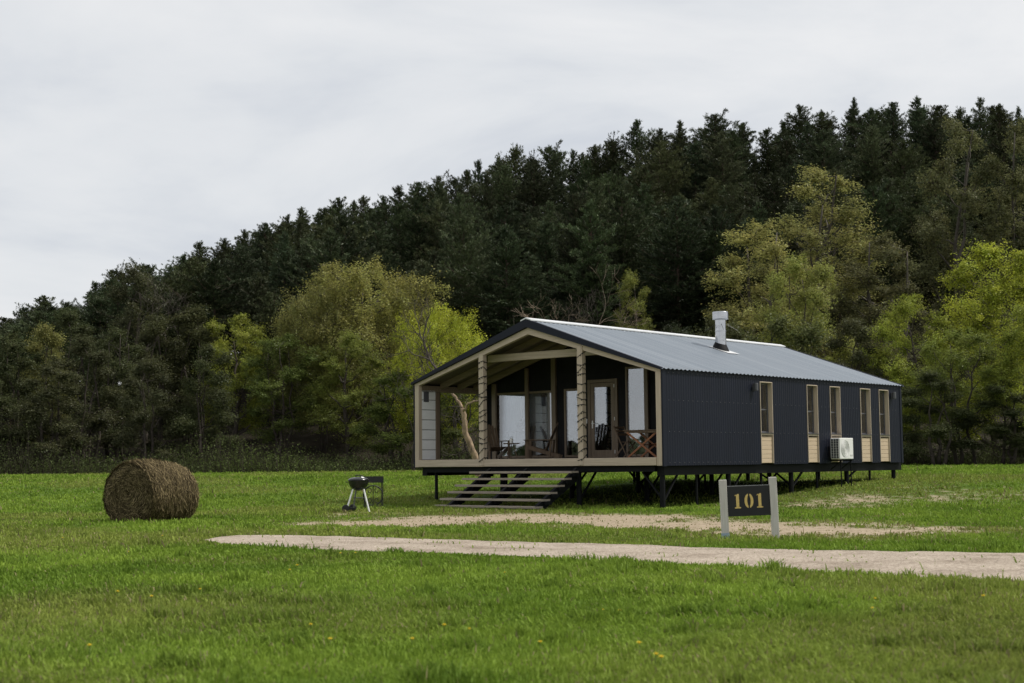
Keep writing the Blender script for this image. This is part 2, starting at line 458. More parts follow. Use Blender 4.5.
def make_path():
    V = []; F = []; K = 7
    for i in range(NP):
        for k in range(K):
            p = up_r[i]*(1-k/(K-1))+lo_r[i]*k/(K-1)
            V.append((p[0], p[1], gz(p[0], p[1])+.012+.012*math.sin(PI*k/(K-1))))
    for i in range(NP-1):
        for k in range(K-1): F.append((i*K+k, i*K+k+1, (i+1)*K+k+1, (i+1)*K+k))
    me = bpy.data.meshes.new('gravel_path'); me.from_pydata(V, [], F); me.update()
    me.polygons.foreach_set('use_smooth', [True]*len(me.polygons))
    m, nt, out = newmat('pale_gravel')
    b = N(nt, 'ShaderNodeBsdfPrincipled', Roughness=.95); b.inputs['Specular IOR Level'].default_value = .15
    geo = N(nt, 'ShaderNodeNewGeometry')
    v = N(nt, 'ShaderNodeTexVoronoi', Scale=38); L(nt, geo.outputs['Position'], v.inputs['Vector'])
    n1 = N(nt, 'ShaderNodeTexNoise', Scale=1.1, Detail=7, Roughness=.65); L(nt, geo.outputs['Position'], n1.inputs['Vector'])
    sp = N(nt, 'ShaderNodeSeparateColor'); L(nt, v.outputs['Color'], sp.inputs['Color'])
    c1 = ramp(nt, sp.outputs[0], [(.0, (.215, .18, .145)), (.45, (.335, .285, .235)), (1, (.45, .395, .335))])
    c2 = ramp(nt, n1.outputs['Fac'], [(.3, (.62, .58, .53)), (.5, (.93, .91, .88)), (.7, (1.08, 1.06, 1.03))])
    mu = N(nt, 'ShaderNodeMix', data_type='RGBA', blend_type='MULTIPLY'); mu.inputs['Factor'].default_value = 1
    L(nt, c1, mu.inputs['A']); L(nt, c2, mu.inputs['B']); L(nt, mu.outputs['Result'], b.inputs['Base Color'])
    bp = N(nt, 'ShaderNodeBump', Strength=.5, Distance=.015); L(nt, v.outputs['Distance'], bp.inputs['Height']); L(nt, bp.outputs['Normal'], b.inputs['Normal'])
    L(nt, b.outputs[0], out.inputs['Surface']); me.materials.append(m)
    o = bpy.data.objects.new('gravel_path', me); C.objects.link(o)
    tag(o, 'pale pinkish gravel path crossing the lawn', None, None, 'structure')
make_path()

# ------------------------------------------------------------------ grass
def make_grass(Ntot=820000):
    g = np.random.default_rng(11)
    ang = g.uniform(-R_(25), R_(25), Ntot)
    D = np.exp(g.uniform(math.log(6.3), math.log(106), Ntot))
    x = D*np.sin(ang); y = D*np.cos(ang)
    # keep density by cover
    dd = np.zeros(Ntot); mk = D < 62; dd[mk] = dirt(x[mk], y[mk])
    keep = g.random(Ntot) > np.clip(dd*1.02, 0, .95)
    pn = fbm(x*3.1+7, y*3.1, 3)
    keep &= ~(path_mask(x, y) & (g.random(Ntot) > .005+.2*np.clip((pn-.72)/.1, 0, 1)))
    # shaded strip below the cabin: thin grass
    cx, cy = x-HOUSE_O[0], y-HOUSE_O[1]
    lx = cx*math.cos(TH)-cy*math.sin(TH); ly = cx*math.sin(TH)+cy*math.cos(TH)
    under = (lx > -9.2) & (lx < -.2) & (ly > .6) & (ly < 13.6)
    keep &= ~(under & (g.random(Ntot) > .2))
    fo = y > np.interp(x, [-60, 0, 60], [95, 92, 86])+5*(vnoise(x*.3, y*0)-.5)
    keep &= ~fo
    x, y, D, dd = x[keep], y[keep], D[keep], dd[keep]; n = len(x)
    z = ground_z(x, y)
    cl = fbm(x*.55, y*.55, 4); cl2 = fbm(x*2.3+40, y*2.3, 3); cl3 = fbm(x*.16+9, y*.16+4, 3)
    h = (.032+.056*g.random(n)**1.4)*(.55+1.0*cl2)*(.7+.6*cl)*(1-.45*dd)
    tall = g.random(n) < .006; h[tall] *= 1.6
    tuft = sst((cl2-.62)/.15); h *= 1+.55*tuft
    h *= np.clip(1+.3*(D-30)/60, 1, 1.3)
    w = (.0021+.00042*D)*(.7+.6*g.random(n))
    th = g.uniform(0, 2*PI, n) ; lean = g.uniform(.15, 1.15, n)
    la = th*.75+ (vnoise(x*.8, y*.8)*2*PI)*.5
    dirx, diry = np.cos(la), np.sin(la)
    fx, fy = np.cos(th), np.sin(th)
    b = np.stack([x, y, z-.01], 1)
    mid = b+np.stack([dirx*h*.3*lean, diry*h*.3*lean, h*.62], 1)
    tip = b+np.stack([dirx*h*.85*lean, diry*h*.85*lean, h*(1.05-.35*lean)], 1)
    sd = np.stack([fx*w, fy*w, np.zeros(n)], 1)
    V = np.stack([b-sd, b+sd, mid+sd*.75, mid-sd*.75, tip], 1).reshape(-1, 3)
    k = np.arange(n)*5
    T = np.stack([np.stack([k, k+1, k+2], 1), np.stack([k, k+2, k+3], 1), np.stack([k+3, k+2, k+4], 1)], 1).reshape(-1, 3)
    # blade colours
    cA = np.array([.125, .205, .024]); cB = np.array([.215, .31, .042]); cC = np.array([.24, .25, .065]); cD = np.array([.27, .23, .12]); cE = np.array([.075, .13, .02])
    m = np.clip(.05+1.0*(cl-.3)/.4+g.normal(0, .22, n), 0, 1)[:, None]
    col = cA*(1-m)+cB*m
    q = np.clip((cl3-.52)/.15, 0, 1)[:, None]*.55; col = col*(1-q)+q*cC
    col = col*(1-.3*tuft[:, None])+.3*tuft[:, None]*cE
    dry = (g.random(n) < .022+.35*dd+.05*np.clip((cl3-.5)/.1, 0, 1))
    col[dry] = cD*(.6+.6*g.random((dry.sum(), 1)))
    yl = np.clip(dd*1.3, 0, .8)[:, None]; col = col*(1-yl*.6)+yl*.6*np.array([.2, .17, .075])
    col *= (.8+.4*g.random((n, 1)))
    me = fast_mesh('grass', V, 5, MAT['grass'], np.repeat(col, 5, 0), T)
    o = bpy.data.objects.new('grass', me); C.objects.link(o)
    tag(o, 'short green meadow grass growing across the lawn', None, None, 'stuff')

# ================================================================== CABIN
TH = 0.7216; HOUSE_O = (4.0094, 38.2382)
def H2W(x, y, z):
    return (HOUSE_O[0]+x*math.cos(TH)+y*math.sin(TH), HOUSE_O[1]-x*math.sin(TH)+y*math.cos(TH), z)
def hg(x, y):
    p = H2W(x, y, 0); return gz(p[0], p[1])
W, LEN = 9.39, 14.03
Z0, ZD, ZE, ZR = .98, 1.215, 3.58, 5.03      # floor underside, deck top, eave, ridge (frame top line)
SL = (ZR-ZE)/(W/2)
YR = 3.15                                     # recessed glazed wall
def roofz(x): return ZE+SL*(W/2-abs(x+W/2))
ZS0, ZS1 = 3.625, 5.255                        # roof sheet height above the wall line and at the ridge
SS = (ZS1-ZS0)/(W/2)
def sheetz(x): return ZS0+SS*(W/2-abs(x+W/2))

def make_cabin():
    cab = thing('cabin', 'long dark corrugated metal cabin on piles with a timber framed open porch', 'cabin', (HOUSE_O[0], HOUSE_O[1], 0), (0, 0, -TH))
    P = lambda mb, name, mat, parent=cab, **k: mb.build(name, MAT[mat], parent, **k)
    # ---- corrugated side walls
    WIN = [(4.93, 5.63), (7.66, 8.33), (9.10, 9.78), (11.12, 11.82), (12.42, 13.12)]
    WT = 3.42
    def corr_wall(xs, sgn, wins, y0=0.0, y1=LEN):
        mb = MB(); pitch = .115; n = int((y1-y0)/(pitch/4))
        ys = np.linspace(y0, y1, n+1); pr = np.array([0, .0, .016, .016])
        edges = sorted(set([e for w in wins for e in w]))
        ys = np.array(sorted(set(list(np.round(ys, 4))+edges)))
        off = .0075*np.clip(np.cos(ys/pitch*2*PI)*2.2, -1, 1)*.5+.008
        top = ZE+.015
        for i in range(len(ys)-1):
            a, b = ys[i], ys[i+1]; mid = (a+b)/2
            inw = any(w[0] < mid < w[1] for w in wins)
            zb = WT if inw else Z0
            xa, xb = xs+sgn*off[i], xs+sgn*off[i+1]
            mb.add([(xa, a, zb), (xb, b, zb), (xb, b, top), (xa, a, top)], [(0, 1, 2, 3)])
        return mb
    P(corr_wall(0.02, 1, WIN), 'side_wall', 'cladding', fix=False)
    P(corr_wall(-W-.02, -1, [(1.02, YR-.05)]), 'left_wall', 'cladding', fix=False)
    mb = MB()
    for zz in (1.06, 1.9, 2.75, 3.5):
        for k in range(1, int(LEN/.23)):
            yy = k*.23+.0575
            if any(w[0]-.06 < yy < w[1]+.06 for w in WIN) and zz < 3.45: continue
            mb.box(.026, .0345, yy-.011, yy+.011, zz-.011, zz+.011)
    sc_ = P(mb, 'screws', 'lamp_grey'); sc_['kind'] = 'stuff'
    # inner skins so that the walls have thickness
    mb = MB()
    edges = [0]+[e for w in WIN for e in w]+[LEN]
    for i in range(0, len(edges), 2): mb.box(-.16, .012, edges[i]+(.12 if i == 0 else 0), edges[i+1], Z0, ZE-.03)
    for w in WIN: mb.box(-.16, .012, w[0], w[1], WT, ZE-.03)
    P(mb, 'inner_wall', 'dark_wall')
    mb = MB(); mb.box(-W-.012, -W+.16, YR+.02, LEN, Z0, ZE-.03); mb.box(-W-.012, -W+.12, .12, 1.0, Z0, ZE-.03)
    P(mb, 'inner_wall', 'dark_wall')
    mb = MB(); mb.prism([(-W, Z0), (0, Z0), (0, ZE), (-W/2, ZR-.02), (-W, ZE)], 'y', LEN-.1, LEN+.02)
    P(mb, 'rear_wall', 'cladding')
    # corner trims of the portal in the cladding colour
    mb = MB(); mb.box(.0, .05, -.03, .14, Z0-.02, ZE, .006); P(mb, 'corner_trim', 'cladding')
    mb = MB(); mb.box(-W-.06, -W-.005, -.03, .14, Z0-.02, ZE, .006); P(mb, 'corner_trim', 'cladding')
    mb = MB(); mb.box(.0, .05, LEN-.1, LEN+.04, Z0-.02, ZE, .006); P(mb, 'corner_trim', 'cladding')
    # ---- roof: corrugated sheets, both slopes
    roof = None
    for sgn in (1, -1):
        mb = MB(); pitch = .2; ys = np.linspace(-.1, LEN+.12, 14*8*8)
        off = .012*np.clip(np.cos(ys/pitch*2*PI)*1.9, -1, 1)
        xe = .1 if sgn > 0 else -W-.1; xr = -W/2
        ze = sheetz(xe); zr = ZS1
        V = []
        for y, o in zip(ys, off): V += [(xe, y, ze+o), (xr, y, zr+o)]
        F = [(2*i, 2*i+1, 2*i+3, 2*i+2) for i in range(len(ys)-1)]
        mb.add(V, F); roof_s = P(mb, 'roof', 'roof', fix=False, smooth=True)
        if sgn > 0: roof = roof_s
    # roof deck below sheets
    for sgn in (1, -1):
        mb = MB(); xe = .04 if sgn > 0 else -W-.04
        poly = [(xe, ZE-.01), (-W/2, ZR+.05), (-W/2, ZS1-.035), (xe, sheetz(xe)-.035)]
        mb.prism(poly, 'y', .0, LEN+.06); P(mb, 'roof_deck', 'dark_wall')
    # verge flashing (black), front and rear
    for sgn in (1, -1):
        for y0, y1 in ((-.12, -.02), (LEN+.07, LEN+.15)):
            mb = MB(); xe = .075 if sgn > 0 else -W-.075
            poly = [(xe, ZE-.03), (-W/2, ZR+.0), (-W/2, ZS1+.025), (xe, sheetz(xe)+.025)]
            mb.prism(poly, 'y', y0, y1); P(mb, 'verge_flashing', 'cladding')
    mb = MB()
    mb.prism([(-W/2-.2, ZS1-.045), (-W/2, ZS1+.02), (-W/2+.2, ZS1-.045), (-W/2+.2, ZS1-.012), (-W/2, ZS1+.06), (-W/2-.2, ZS1-.012)], 'y', -.13, LEN+.16)
    mb.build('ridge_cap', MAT['ridge'], roof)
    # ---- chimney
    cx, cy = CH
    zc = sheetz(cx)
    mb = MB(); mb.lathe([(.175, zc-.3), (.175, zc+1.05), (.19, zc+1.05), (.19, zc+1.08), (.175, zc+1.08), (.175, zc+1.12)], 28)
    for zz in (.28, .6): mb.lathe([(.176, zc+zz), (.186, zc+zz+.005), (.186, zc+zz+.03), (.176, zc+zz+.035)], 28, cap=False)
    for v in mb.v: v[:, 0] += cx; v[:, 1] += cy
    ch = P(mb, 'chimney', 'flue', smooth=False)
    mb = MB(); mb.lathe([(.2, zc+.98), (.262, zc+1.0), (.262, zc+1.22), (.245, zc+1.24), (.02, zc+1.27)], 28)
    for v in mb.v: v[:, 0] += cx; v[:, 1] += cy
    mb.build('chimney_cap', MAT['flue'], ch)
    mb = MB(); mb.lathe([(.3, zc-.05), (.24, zc+.1), (.18, zc+.22)], 24)
    for v in mb.v:
        v[:, 2] += -(v[:, 0])*SS; v[:, 0] += cx; v[:, 1] += cy
    mb.build('flashing_collar', MAT['steel_black'], ch)
    mb = MB(); mb.add([(cx-.32, cy-.34, sheetz(cx-.32)+.03), (cx+.5, cy-.34, sheetz(cx+.5)+.03), (cx+.5, cy+.34, sheetz(cx+.5)+.03), (cx-.32, cy+.34, sheetz(cx-.32)+.03)], [(0, 1, 2, 3)])
    mb.build('flashing_plate', MAT['ridge'], ch)
    for dx, dy in ((.36, .3), (-.3, -.3), (.3, -.32)):
        mb = MB(); mb.tube([(cx+dx*.33, cy+dy*.33, zc+.85), (cx+dx*1.2, cy+dy*1.2, zc+.62)], .008, 4); mb.build('guy_wire', MAT['wire'], ch)
    # ---- porch portal frame in pale timber
    t = .175
    for x0 in (-W+.005, -t-.005):
        mb = MB(); mb.box(x0, x0+t, -.03, .12, Z0+.0, ZE-.06, .008); P(mb, 'corner_post', 'timber_z')
    for sgn in (1, -1):
        mb = MB(); xe = -.005 if sgn > 0 else -W+.005; s = SL*.03
        poly = [(xe, ZE-.062), (xe, ZE-.012), (-W/2, ZR-.012), (-W/2, ZR-.2), (xe-sgn*t, ZE-.062-.0)]
        mb.prism(poly, 'y', -.034, .1); P(mb, 'front_rafter', 'timber_x')
    for x0, x1 in ((-W+.18+.005, -2.79), (-2.78, -.185)):
        mb = MB(); mb.box(x0, x1, -.05, .06, Z0+.01, ZD-.01, .008); P(mb, 'fascia_board', 'timber_x')
    for x0 in (-6.64, -2.86):
        mb = MB(); mb.box(x0, x0+.19, -.065, .105, Z0+.03, roofz(x0)-.1, .01); P(mb, 'porch_post', 'timber_z')
    # inner frames: rafters and a collar tie
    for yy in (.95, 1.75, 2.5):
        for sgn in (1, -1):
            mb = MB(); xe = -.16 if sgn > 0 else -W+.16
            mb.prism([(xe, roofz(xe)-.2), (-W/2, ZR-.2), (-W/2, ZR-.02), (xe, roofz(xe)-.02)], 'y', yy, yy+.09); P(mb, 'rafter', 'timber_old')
    mb = MB(); zt = 4.2; hx = W/2-(zt-ZE)/SL; mb.box(-W/2-hx+.5, -W/2+hx-.3, .62, .74, zt-.05, zt+.17, .008); P(mb, 'collar_tie', 'timber_x')
    for sgn in (1, -1):
        mb = MB(); xe = -.05 if sgn > 0 else -W+.05
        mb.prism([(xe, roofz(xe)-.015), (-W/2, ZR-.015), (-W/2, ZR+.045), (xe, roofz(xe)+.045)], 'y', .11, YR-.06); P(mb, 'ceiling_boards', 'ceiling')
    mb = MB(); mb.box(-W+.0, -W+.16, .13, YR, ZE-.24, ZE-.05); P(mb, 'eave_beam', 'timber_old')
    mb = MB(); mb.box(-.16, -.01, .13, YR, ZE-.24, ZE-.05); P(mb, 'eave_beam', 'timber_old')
    # porch side: white boarded panel with a small vent, and a post
    mb = MB(); nb = 7; zt = 3.4
    for i in range(nb):
        z0 = ZD+(zt-ZD)*i/nb; z1 = ZD+(zt-ZD)*(i+1)/nb
        mb.box(-W+.125, -W+.16, .13, .74, z0+.006, z1-.012, .006)
    sp = P(mb, 'siding_panel', 'white_board')
    mb = MB(); mb.box(-W+.162, -W+.185, .2, .42, 3.02, 3.34, .005); mb.build('vent', MAT['lamp_grey'], sp)
    mb = MB(); mb.box(-W+.02, -W+.18, .75, .92, ZD, ZE-.25, .006); P(mb, 'side_post', 'frame_brown')
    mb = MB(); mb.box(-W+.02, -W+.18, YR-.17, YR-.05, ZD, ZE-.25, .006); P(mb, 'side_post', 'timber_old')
    # deck boards
    mb = MB(); n = 21
    for i in range(n):
        y0 = .07+(YR-.1)*i/n; mb.box(-W+.18, -.18, y0, y0+(YR-.1)/n-.008, ZD-.03, ZD)
    P(mb, 'deck', 'deck')
    mb = MB(); mb.box(-W+.1, -.1, .07, LEN-.11, Z0+.01, ZD-.035); P(mb, 'floor_slab', 'dark_wall')
    # ---- recessed glazed wall: timber posts, panes, door
    y = YR
    posts = [(-8.95, .17), (-7.52, .13), (-6.42, .17), (-2.82, .14), (-.42, .2)]
    # dark wall pieces (gable head and solid bays)
    def top(x): return roofz(x)-.03
    def bay(x0, x1, z0, z1=None, name='porch_wall', mat='dark_wall', yo=0.0, th=.1):
        mb = MB()
        if z1 is None:
            xm = -W/2
            poly = [(x0, z0), (x1, z0), (x1, top(x1))]+([(xm, top(xm))] if x0 < xm < x1 else [])+[(x0, top(x0))]
        else: poly = [(x0, z0), (x1, z0), (x1, z1), (x0, z1)]
        mb.prism(poly, 'y', y+yo, y+yo+th); return P(mb, name, mat)
    bay(-W+.17, -8.9, ZD); bay(-8.9, -6.25, 3.36); bay(-6.25, -5.95, ZD); bay(-5.95, -5.25, 3.38); bay(-5.25, -5.0, ZD)
    bay(-5.0, -3.84, 3.62); bay(-3.84, -3.55, ZD); bay(-3.55, -2.72, 3.95); bay(-2.72, -.17, ZD)
    for x0, w in posts:
        mb = MB(); mb.box(x0, x0+w, y-.09, y-.004, ZD, min(top(x0), top(x0+w))-.02, .006); P(mb, 'wall_post', 'frame_brown')
    def glazed(x0, x1, z0, z1, mull=(), name='porch_window', fw=.07):
        fr = MB()
        fr.box(x0, x0+fw, y-.03, y+.07, z0, z1, .005); fr.box(x1-fw, x1, y-.03, y+.07, z0, z1, .005)
        fr.box(x0+fw, x1-fw, y-.03, y+.07, z0, z0+fw, .005); fr.box(x0+fw, x1-fw, y-.03, y+.07, z1-fw, z1, .005)
        for mx in mull: fr.box(mx, mx+.09, y-.035, y+.065, z0+fw, z1-fw, .005)
        f = P(fr, name, 'frame_brown')
        pn = MB(); ed = [x0+fw]+[e for mx in mull for e in (mx, mx+.09)]+[x1-fw]
        for i in range(0, len(ed), 2): pn.box(ed[i], ed[i+1], y+.01, y+.03, z0+fw, z1-fw)
        pn.build('pane', MAT['glass'], f); return f
    glazed(-8.9, -6.25, ZD+.03, 3.36, (-7.55,)); glazed(-5.95, -5.25, ZD+.03, 3.38); glazed(-3.55, -2.72, ZD+.03, 3.95)
    # door
    d = MB(); x0, x1 = -5.0, -3.84; zt = 3.62
    d.box(x0+.005, x0+.11, y-.05, y+.08, ZD, zt, .005); d.box(x1-.11, x1-.005, y-.05, y+.08, ZD, zt, .005); d.box(x0+.11, x1-.11, y-.05, y+.08, zt-.1, zt-.004, .005)
    d.box(x0+.12, x0+.25, y-.04, y+.03, ZD+.02, zt-.11, .005); d.box(x1-.25, x1-.12, y-.04, y+.03, ZD+.02, zt-.11, .005)
    d.box(x0+.25, x1-.25, y-.04, y+.03, ZD+.02, ZD+.24, .005); d.box(x0+.25, x1-.25, y-.04, y+.03, zt-.24, zt-.11, .005)
    do = P(d, 'door', 'frame_brown'); tag(do, 'brown glazed porch door with lever handle')
    pn = MB(); pn.box(x0+.25, x1-.25, y-.01, y+.01, ZD+.24, zt-.24); pn.build('pane', MAT['glass'], do)
    hd = MB(); hd.box(x0+.165, x0+.205, y-.05, y-.04, 2.12, 2.36, .003); hd.tube([(x0+.185, y-.05, 2.27), (x0+.185, y-.095, 2.27), (x0+.31, y-.1, 2.27)], .011, 6)
    hd.build('handle', MAT['aluminium'], do)
    for zz in (1.4, 2.4, 3.4):
        hd = MB(); hd.tube([(x1-.115, y-.055, zz-.05), (x1-.115, y-.055, zz+.05)], .012, 6); hd.build('hinge', MAT['aluminium'], do)
    # switch box beside the door
    mb = MB(); mb.box(x0-.12, x0-.04, y-.03, y-.005, 2.28, 2.42, .004); P(mb, 'light_switch', 'white_plastic')
    # curtains behind the panes
    def curtain(x0, x1, z0, z1, yo):
        mb = MB(); n = int((x1-x0)/.02); xs = np.linspace(x0, x1, n)
        oy = .03*np.sin(xs*38+np.sin(xs*7)*2)
        V = [];
        for a, b in zip(xs, oy): V += [(a, y+yo+b, z0), (a, y+yo+b*.6, z1)]
        mb.add(V, [(2*i, 2*i+1, 2*i+3, 2*i+2) for i in range(n-1)]); P(mb, 'curtain', 'curtain', smooth=True, fix=False)
    curtain(-8.75, -7.2, 1.75, 3.3, .38); curtain(-6.95, -6.3, 1.3, 3.3, .3)
    curtain(-5.55, -5.2, 1.3, 3.35, .25); curtain(-4.35, -4.02, 1.45, 2.75, .3)
    # ---- side windows in tall timber reveals
    for (a, b) in WIN:
        f = MB(); e = .03; px = .045
        f.box(-.15, px, a+.003, a+e, Z0+.03, WT-.003, .004); f.box(-.15, px, b-e, b-.003, Z0+.03, WT-.003, .004)
        f.box(-.15, px, a+e, b-e, WT-e, WT-.003, .004); f.box(-.15, px-.01, a+e, b-e, 1.83, 1.89, .004)
        fo = P(f, 'window', 'timber_z')
        s = MB(); s.box(-.13, -.1, a+e, a+e+.05, 1.9, WT-e); s.box(-.13, -.1, b-e-.05, b-e, 1.9, WT-e)
        s.box(-.13, -.1, a+e+.05, b-e-.05, 1.9, 1.96); s.box(-.13, -.1, a+e+.05, b-e-.05, WT-e-.05, WT-e); s.box(-.13, -.1, a+e+.05, b-e-.05, 2.58, 2.62)
        s.build('sash', MAT['lamp_grey'], fo)
        s = MB(); s.box(-.12, -.112, a+e+.05, b-e-.05, 1.96, WT-e-.05); s.build('pane', MAT['glass'], fo)
        s = MB(); s.box(-.09, px+.02, a+e-.02, b-e+.02, 1.892, 1.908); s.build('sill', MAT['lamp_grey'], fo)
        s = MB()
        for i in range(6):
            z0 = Z0+.04+i*.131; s.box(-.05, .005, a+e, b-e, z0, z0+.124, .004)
        s.build('infill_boards', MAT['larch'], fo)
    # ---- wall lamps
    for yy in (4.58, 13.36):
        mb = MB(); mb.box(.03, .06, yy-.05, yy+.05, 3.13, 3.33, .004)
        mb.lathe([(.06, 3.13), (.065, 3.14), (.065, 3.34), (.06, 3.35)], 16, Matrix.Translation((.125, yy, 0)))
        P(mb, 'wall_lamp', 'lamp_grey')
    # ---- steel base and piles
    for x0, x1 in ((-.34, -.1), (-W+.1, -W+.3)):
        mb = MB(); mb.box(x0, x1, .2, LEN+.15, Z0-.26, Z0-.006); P(mb, 'steel_beam', 'steel_black')
    for yy in (.12, 3.4, 6.9, 10.4, LEN-.3):
        mb = MB(); mb.box(-W+.31, -.35, yy, yy+.14, Z0-.16, Z0-.006); P(mb, 'steel_beam', 'steel_black')
    for i, yy in enumerate((.2, 3.45, 6.95, 10.45, 13.75)):
        for j, xx in enumerate((-8.75, -6.0, -3.1, -.22)):
            g0 = hg(xx, yy)
            r = .05 if j == 0 else .075
            mb = MB(); mb.tube([(xx, yy+.07, g0-.3), (xx, yy+.07, Z0-.15)], r, 12); P(mb, 'pile', 'steel_black')
            if j > 0 and i < 4:
                for s in ((1,) if j == 1 else (-1,)) if (i+j) % 2 else ():
                    mb = MB(); mb.bar((xx, yy+.07, g0+.25), (xx+s*.65, yy+.07, Z0-.17), .05, .05); P(mb, 'brace', 'steel_black')
                mb = MB(); mb.bar((xx, yy+.12, g0+.2), (xx, yy+.85, Z0-.17), .05, .05); P(mb, 'brace', 'steel_black')
    for yy in (1.9, 5.3, 8.6, 12.1):                                   # slim intermediate props
        for xx in (-.22, -4.4):
            mb = MB(); mb.tube([(xx, yy, hg(xx, yy)-.2), (xx, yy, Z0-.2)], .04, 8); P(mb, 'pile', 'steel_black')
    # ---- stairs
    st = MB(); n = 6; rise = (ZD+.17)/n*1.0; run = .315
    xs0, xs1 = -6.75, -2.85
    tops = [.85-k*.188 for k in range(n)]
    for xx in (xs0+.5, (xs0+xs1)/2, xs1-.12):
        poly = [(-.06, Z0-.0), (-.06, Z0-.45)]
        st.prism([(-.08, Z0-.04), (-.08, Z0-.4), (-n*run+.12, -.3), (-n*run-.1, -.3), (-n*run-.1, -.16)], 'x', xx, xx+.1)
    sto = P(st, 'stairs', 'steel_black')
    for k in range(n):
        z = tops[k]; yf = -.07-(k+1)*run
        mb = MB()
        mb.box(xs0, xs1, yf, yf+.34, z-.06, z, .006)
        mb.build('tread', MAT['tread'], sto)
        if k < n-1:
            mb = MB()
            for xx in (xs0+.5, (xs0+xs1)/2, xs1-.12): mb.box(xx+.11, xx+.17, yf+.06, yf+.34, z-.15, z-.052)
            mb.build('bracket', MAT['steel_black'], sto)
    return cab
# chimney position on the right roof slope
def _chimney_pos():
    d = ray(721, 350); o = np.array([0, 0, EYE])
    Xv = np.array([math.cos(TH), -math.sin(TH), 0]); Yv = np.array([math.sin(TH), math.cos(TH), 0])
    nrm = Xv*SS+np.array([0, 0, 1.0])          # plane of the right roof slope
    off = nrm @ np.array([HOUSE_O[0], HOUSE_O[1], ZS0])
    t = (off-nrm@o)/(nrm@d); p = o+t*d-np.array([HOUSE_O[0], HOUSE_O[1], 0])
    return float(p@Xv), float(p@Yv)
CH = _chimney_pos()
print('chimney local', CH)
cabin = make_cabin()

# ------------------------------------------------------------------ porch things
def house_thing(name, label, cat, x, y, z, rz=0, group=None):
    return thing(name, label, cat, H2W(x, y, z), (0, 0, rz-TH), group)

def string_lights(x0, label):
    t = house_thing('string_lights', label, 'string lights', x0+.095, .02, ZD)
    w = .095+.008; d = .085+.008
    H = roofz(x0)-.2-ZD
    pts = []; turns = 15; g = random.Random(int(abs(x0)*10))
    for i in range(turns*4+1):
        a = i % 4; sx, sy = ((-1, -1), (1, -1), (1, 1), (-1, 1))[a]
        pts.append((sx*w, sy*d, H*(i/(turns*4))+g.uniform(-.1, .1)))
    mb = MB(); mb.tube(pts, .011, 4)
    mb.build('cable', MAT['wire'], t)
    mb = MB()
    for i in range(len(pts)-1):
        for f in (.3, .75):
            if g.random() < .75:
                p = np.array(pts[i])*(1-f)+np.array(pts[i+1])*f
                mb.lathe([(.008, -.05), (.016, -.035), (.013, -.015), (.009, .0)], 6, Matrix.Translation(tuple(p)) @ Euler((g.uniform(-.7, .7), g.uniform(-.7, .7), 0)).to_matrix().to_4x4())
    o = mb.build('bulbs', MAT['wire'], t); o['kind'] = 'stuff'
string_lights(-6.64, 'dark string of small bulbs wound round the porch post left of the stairs')
string_lights(-2.86, 'dark string of small bulbs wound round the porch post beside the door')

def lounge_chair(label, x, y, rz):
    t = house_thing('lounge_chair', label, 'chair', x, y, ZD, rz, 'slatted wooden lounge chairs on the porch')
    # faces -Y locally; back leans to +Y
    m = MAT['chair_wood']
    mb = MB()
    for i in range(6):
        yy = -.3+i*.1; zz = .38-.02*i; mb.box(-.27, .27, yy, yy+.085, zz-.02, zz, .004)
    mb.build('seat', m, t)
    mb = MB()
    for i in range(5):
        xx = -.24+i*.1; hgt = (.82, .9, .94, .9, .82)[i]
        mb.bar((xx+.04, .26, .24), (xx+.04, .26+.42*hgt, .24+.9*hgt), .085, .02, .003, (0, -1, .4))
    mb.build('backrest', m, t)
    for s in (-1, 1):
        mb = MB(); mb.box(s*.36-.065, s*.36+.065, -.36, .5, .55, .575, .006); mb.build('armrest', m, t)
        mb = MB(); mb.box(s*.32-.02, s*.32+.02, -.33, -.22, 0, .55, .004); mb.build('leg', m, t)
        mb = MB(); mb.bar((s*.32, -.3, .36), (s*.32, .72, .05), .03, .12, .004); mb.build('leg', m, t)
        mb = MB(); mb.bar((s*.36, .47, .56), (s*.33, .42, .02), .03, .06, .003); mb.build('arm_support', m, t)
    return t
lounge_chair('slatted brown wooden lounge chair beside the left porch post, facing the low table', -7.45, 1.6, R_(62))
lounge_chair('slatted brown wooden lounge chair facing left behind the middle of the stairs', -5.85, 1.7, R_(-58))
def low_table():
    t = house_thing('low_table', 'small round low table standing between the two lounge chairs', 'table', -6.55, 1.3, ZD)
    mb = MB(); mb.lathe([(.24, .45), (.25, .455), (.25, .475), (.24, .48)], 24); mb.build('tabletop', MAT['chair_wood'], t)
    for k in range(3):
        a = k*2*PI/3+.3; mb = MB(); mb.tube([(.06*math.cos(a), .06*math.sin(a), .45), (.2*math.cos(a), .2*math.sin(a), 0)], .014, 6); mb.build('leg', MAT['chair_wood'], t)
    p = H2W(-6.55, 1.3, ZD+.48)
    c = thing('candle_lantern', 'small pale lantern standing on the low porch table', 'lantern', p)
    mb = MB(); mb.lathe([(.05, 0), (.055, .01), (.055, .12), (.03, .15), (.012, .17)], 12); mb.build('lantern_body', MAT['white_plastic'], c)
    mb = MB(); mb.tube([(.05*math.cos(a), 0, .15+.05*math.sin(a)) for a in np.linspace(0, PI, 9)], .004, 5); mb.build('handle', MAT['wire'], c)
low_table()
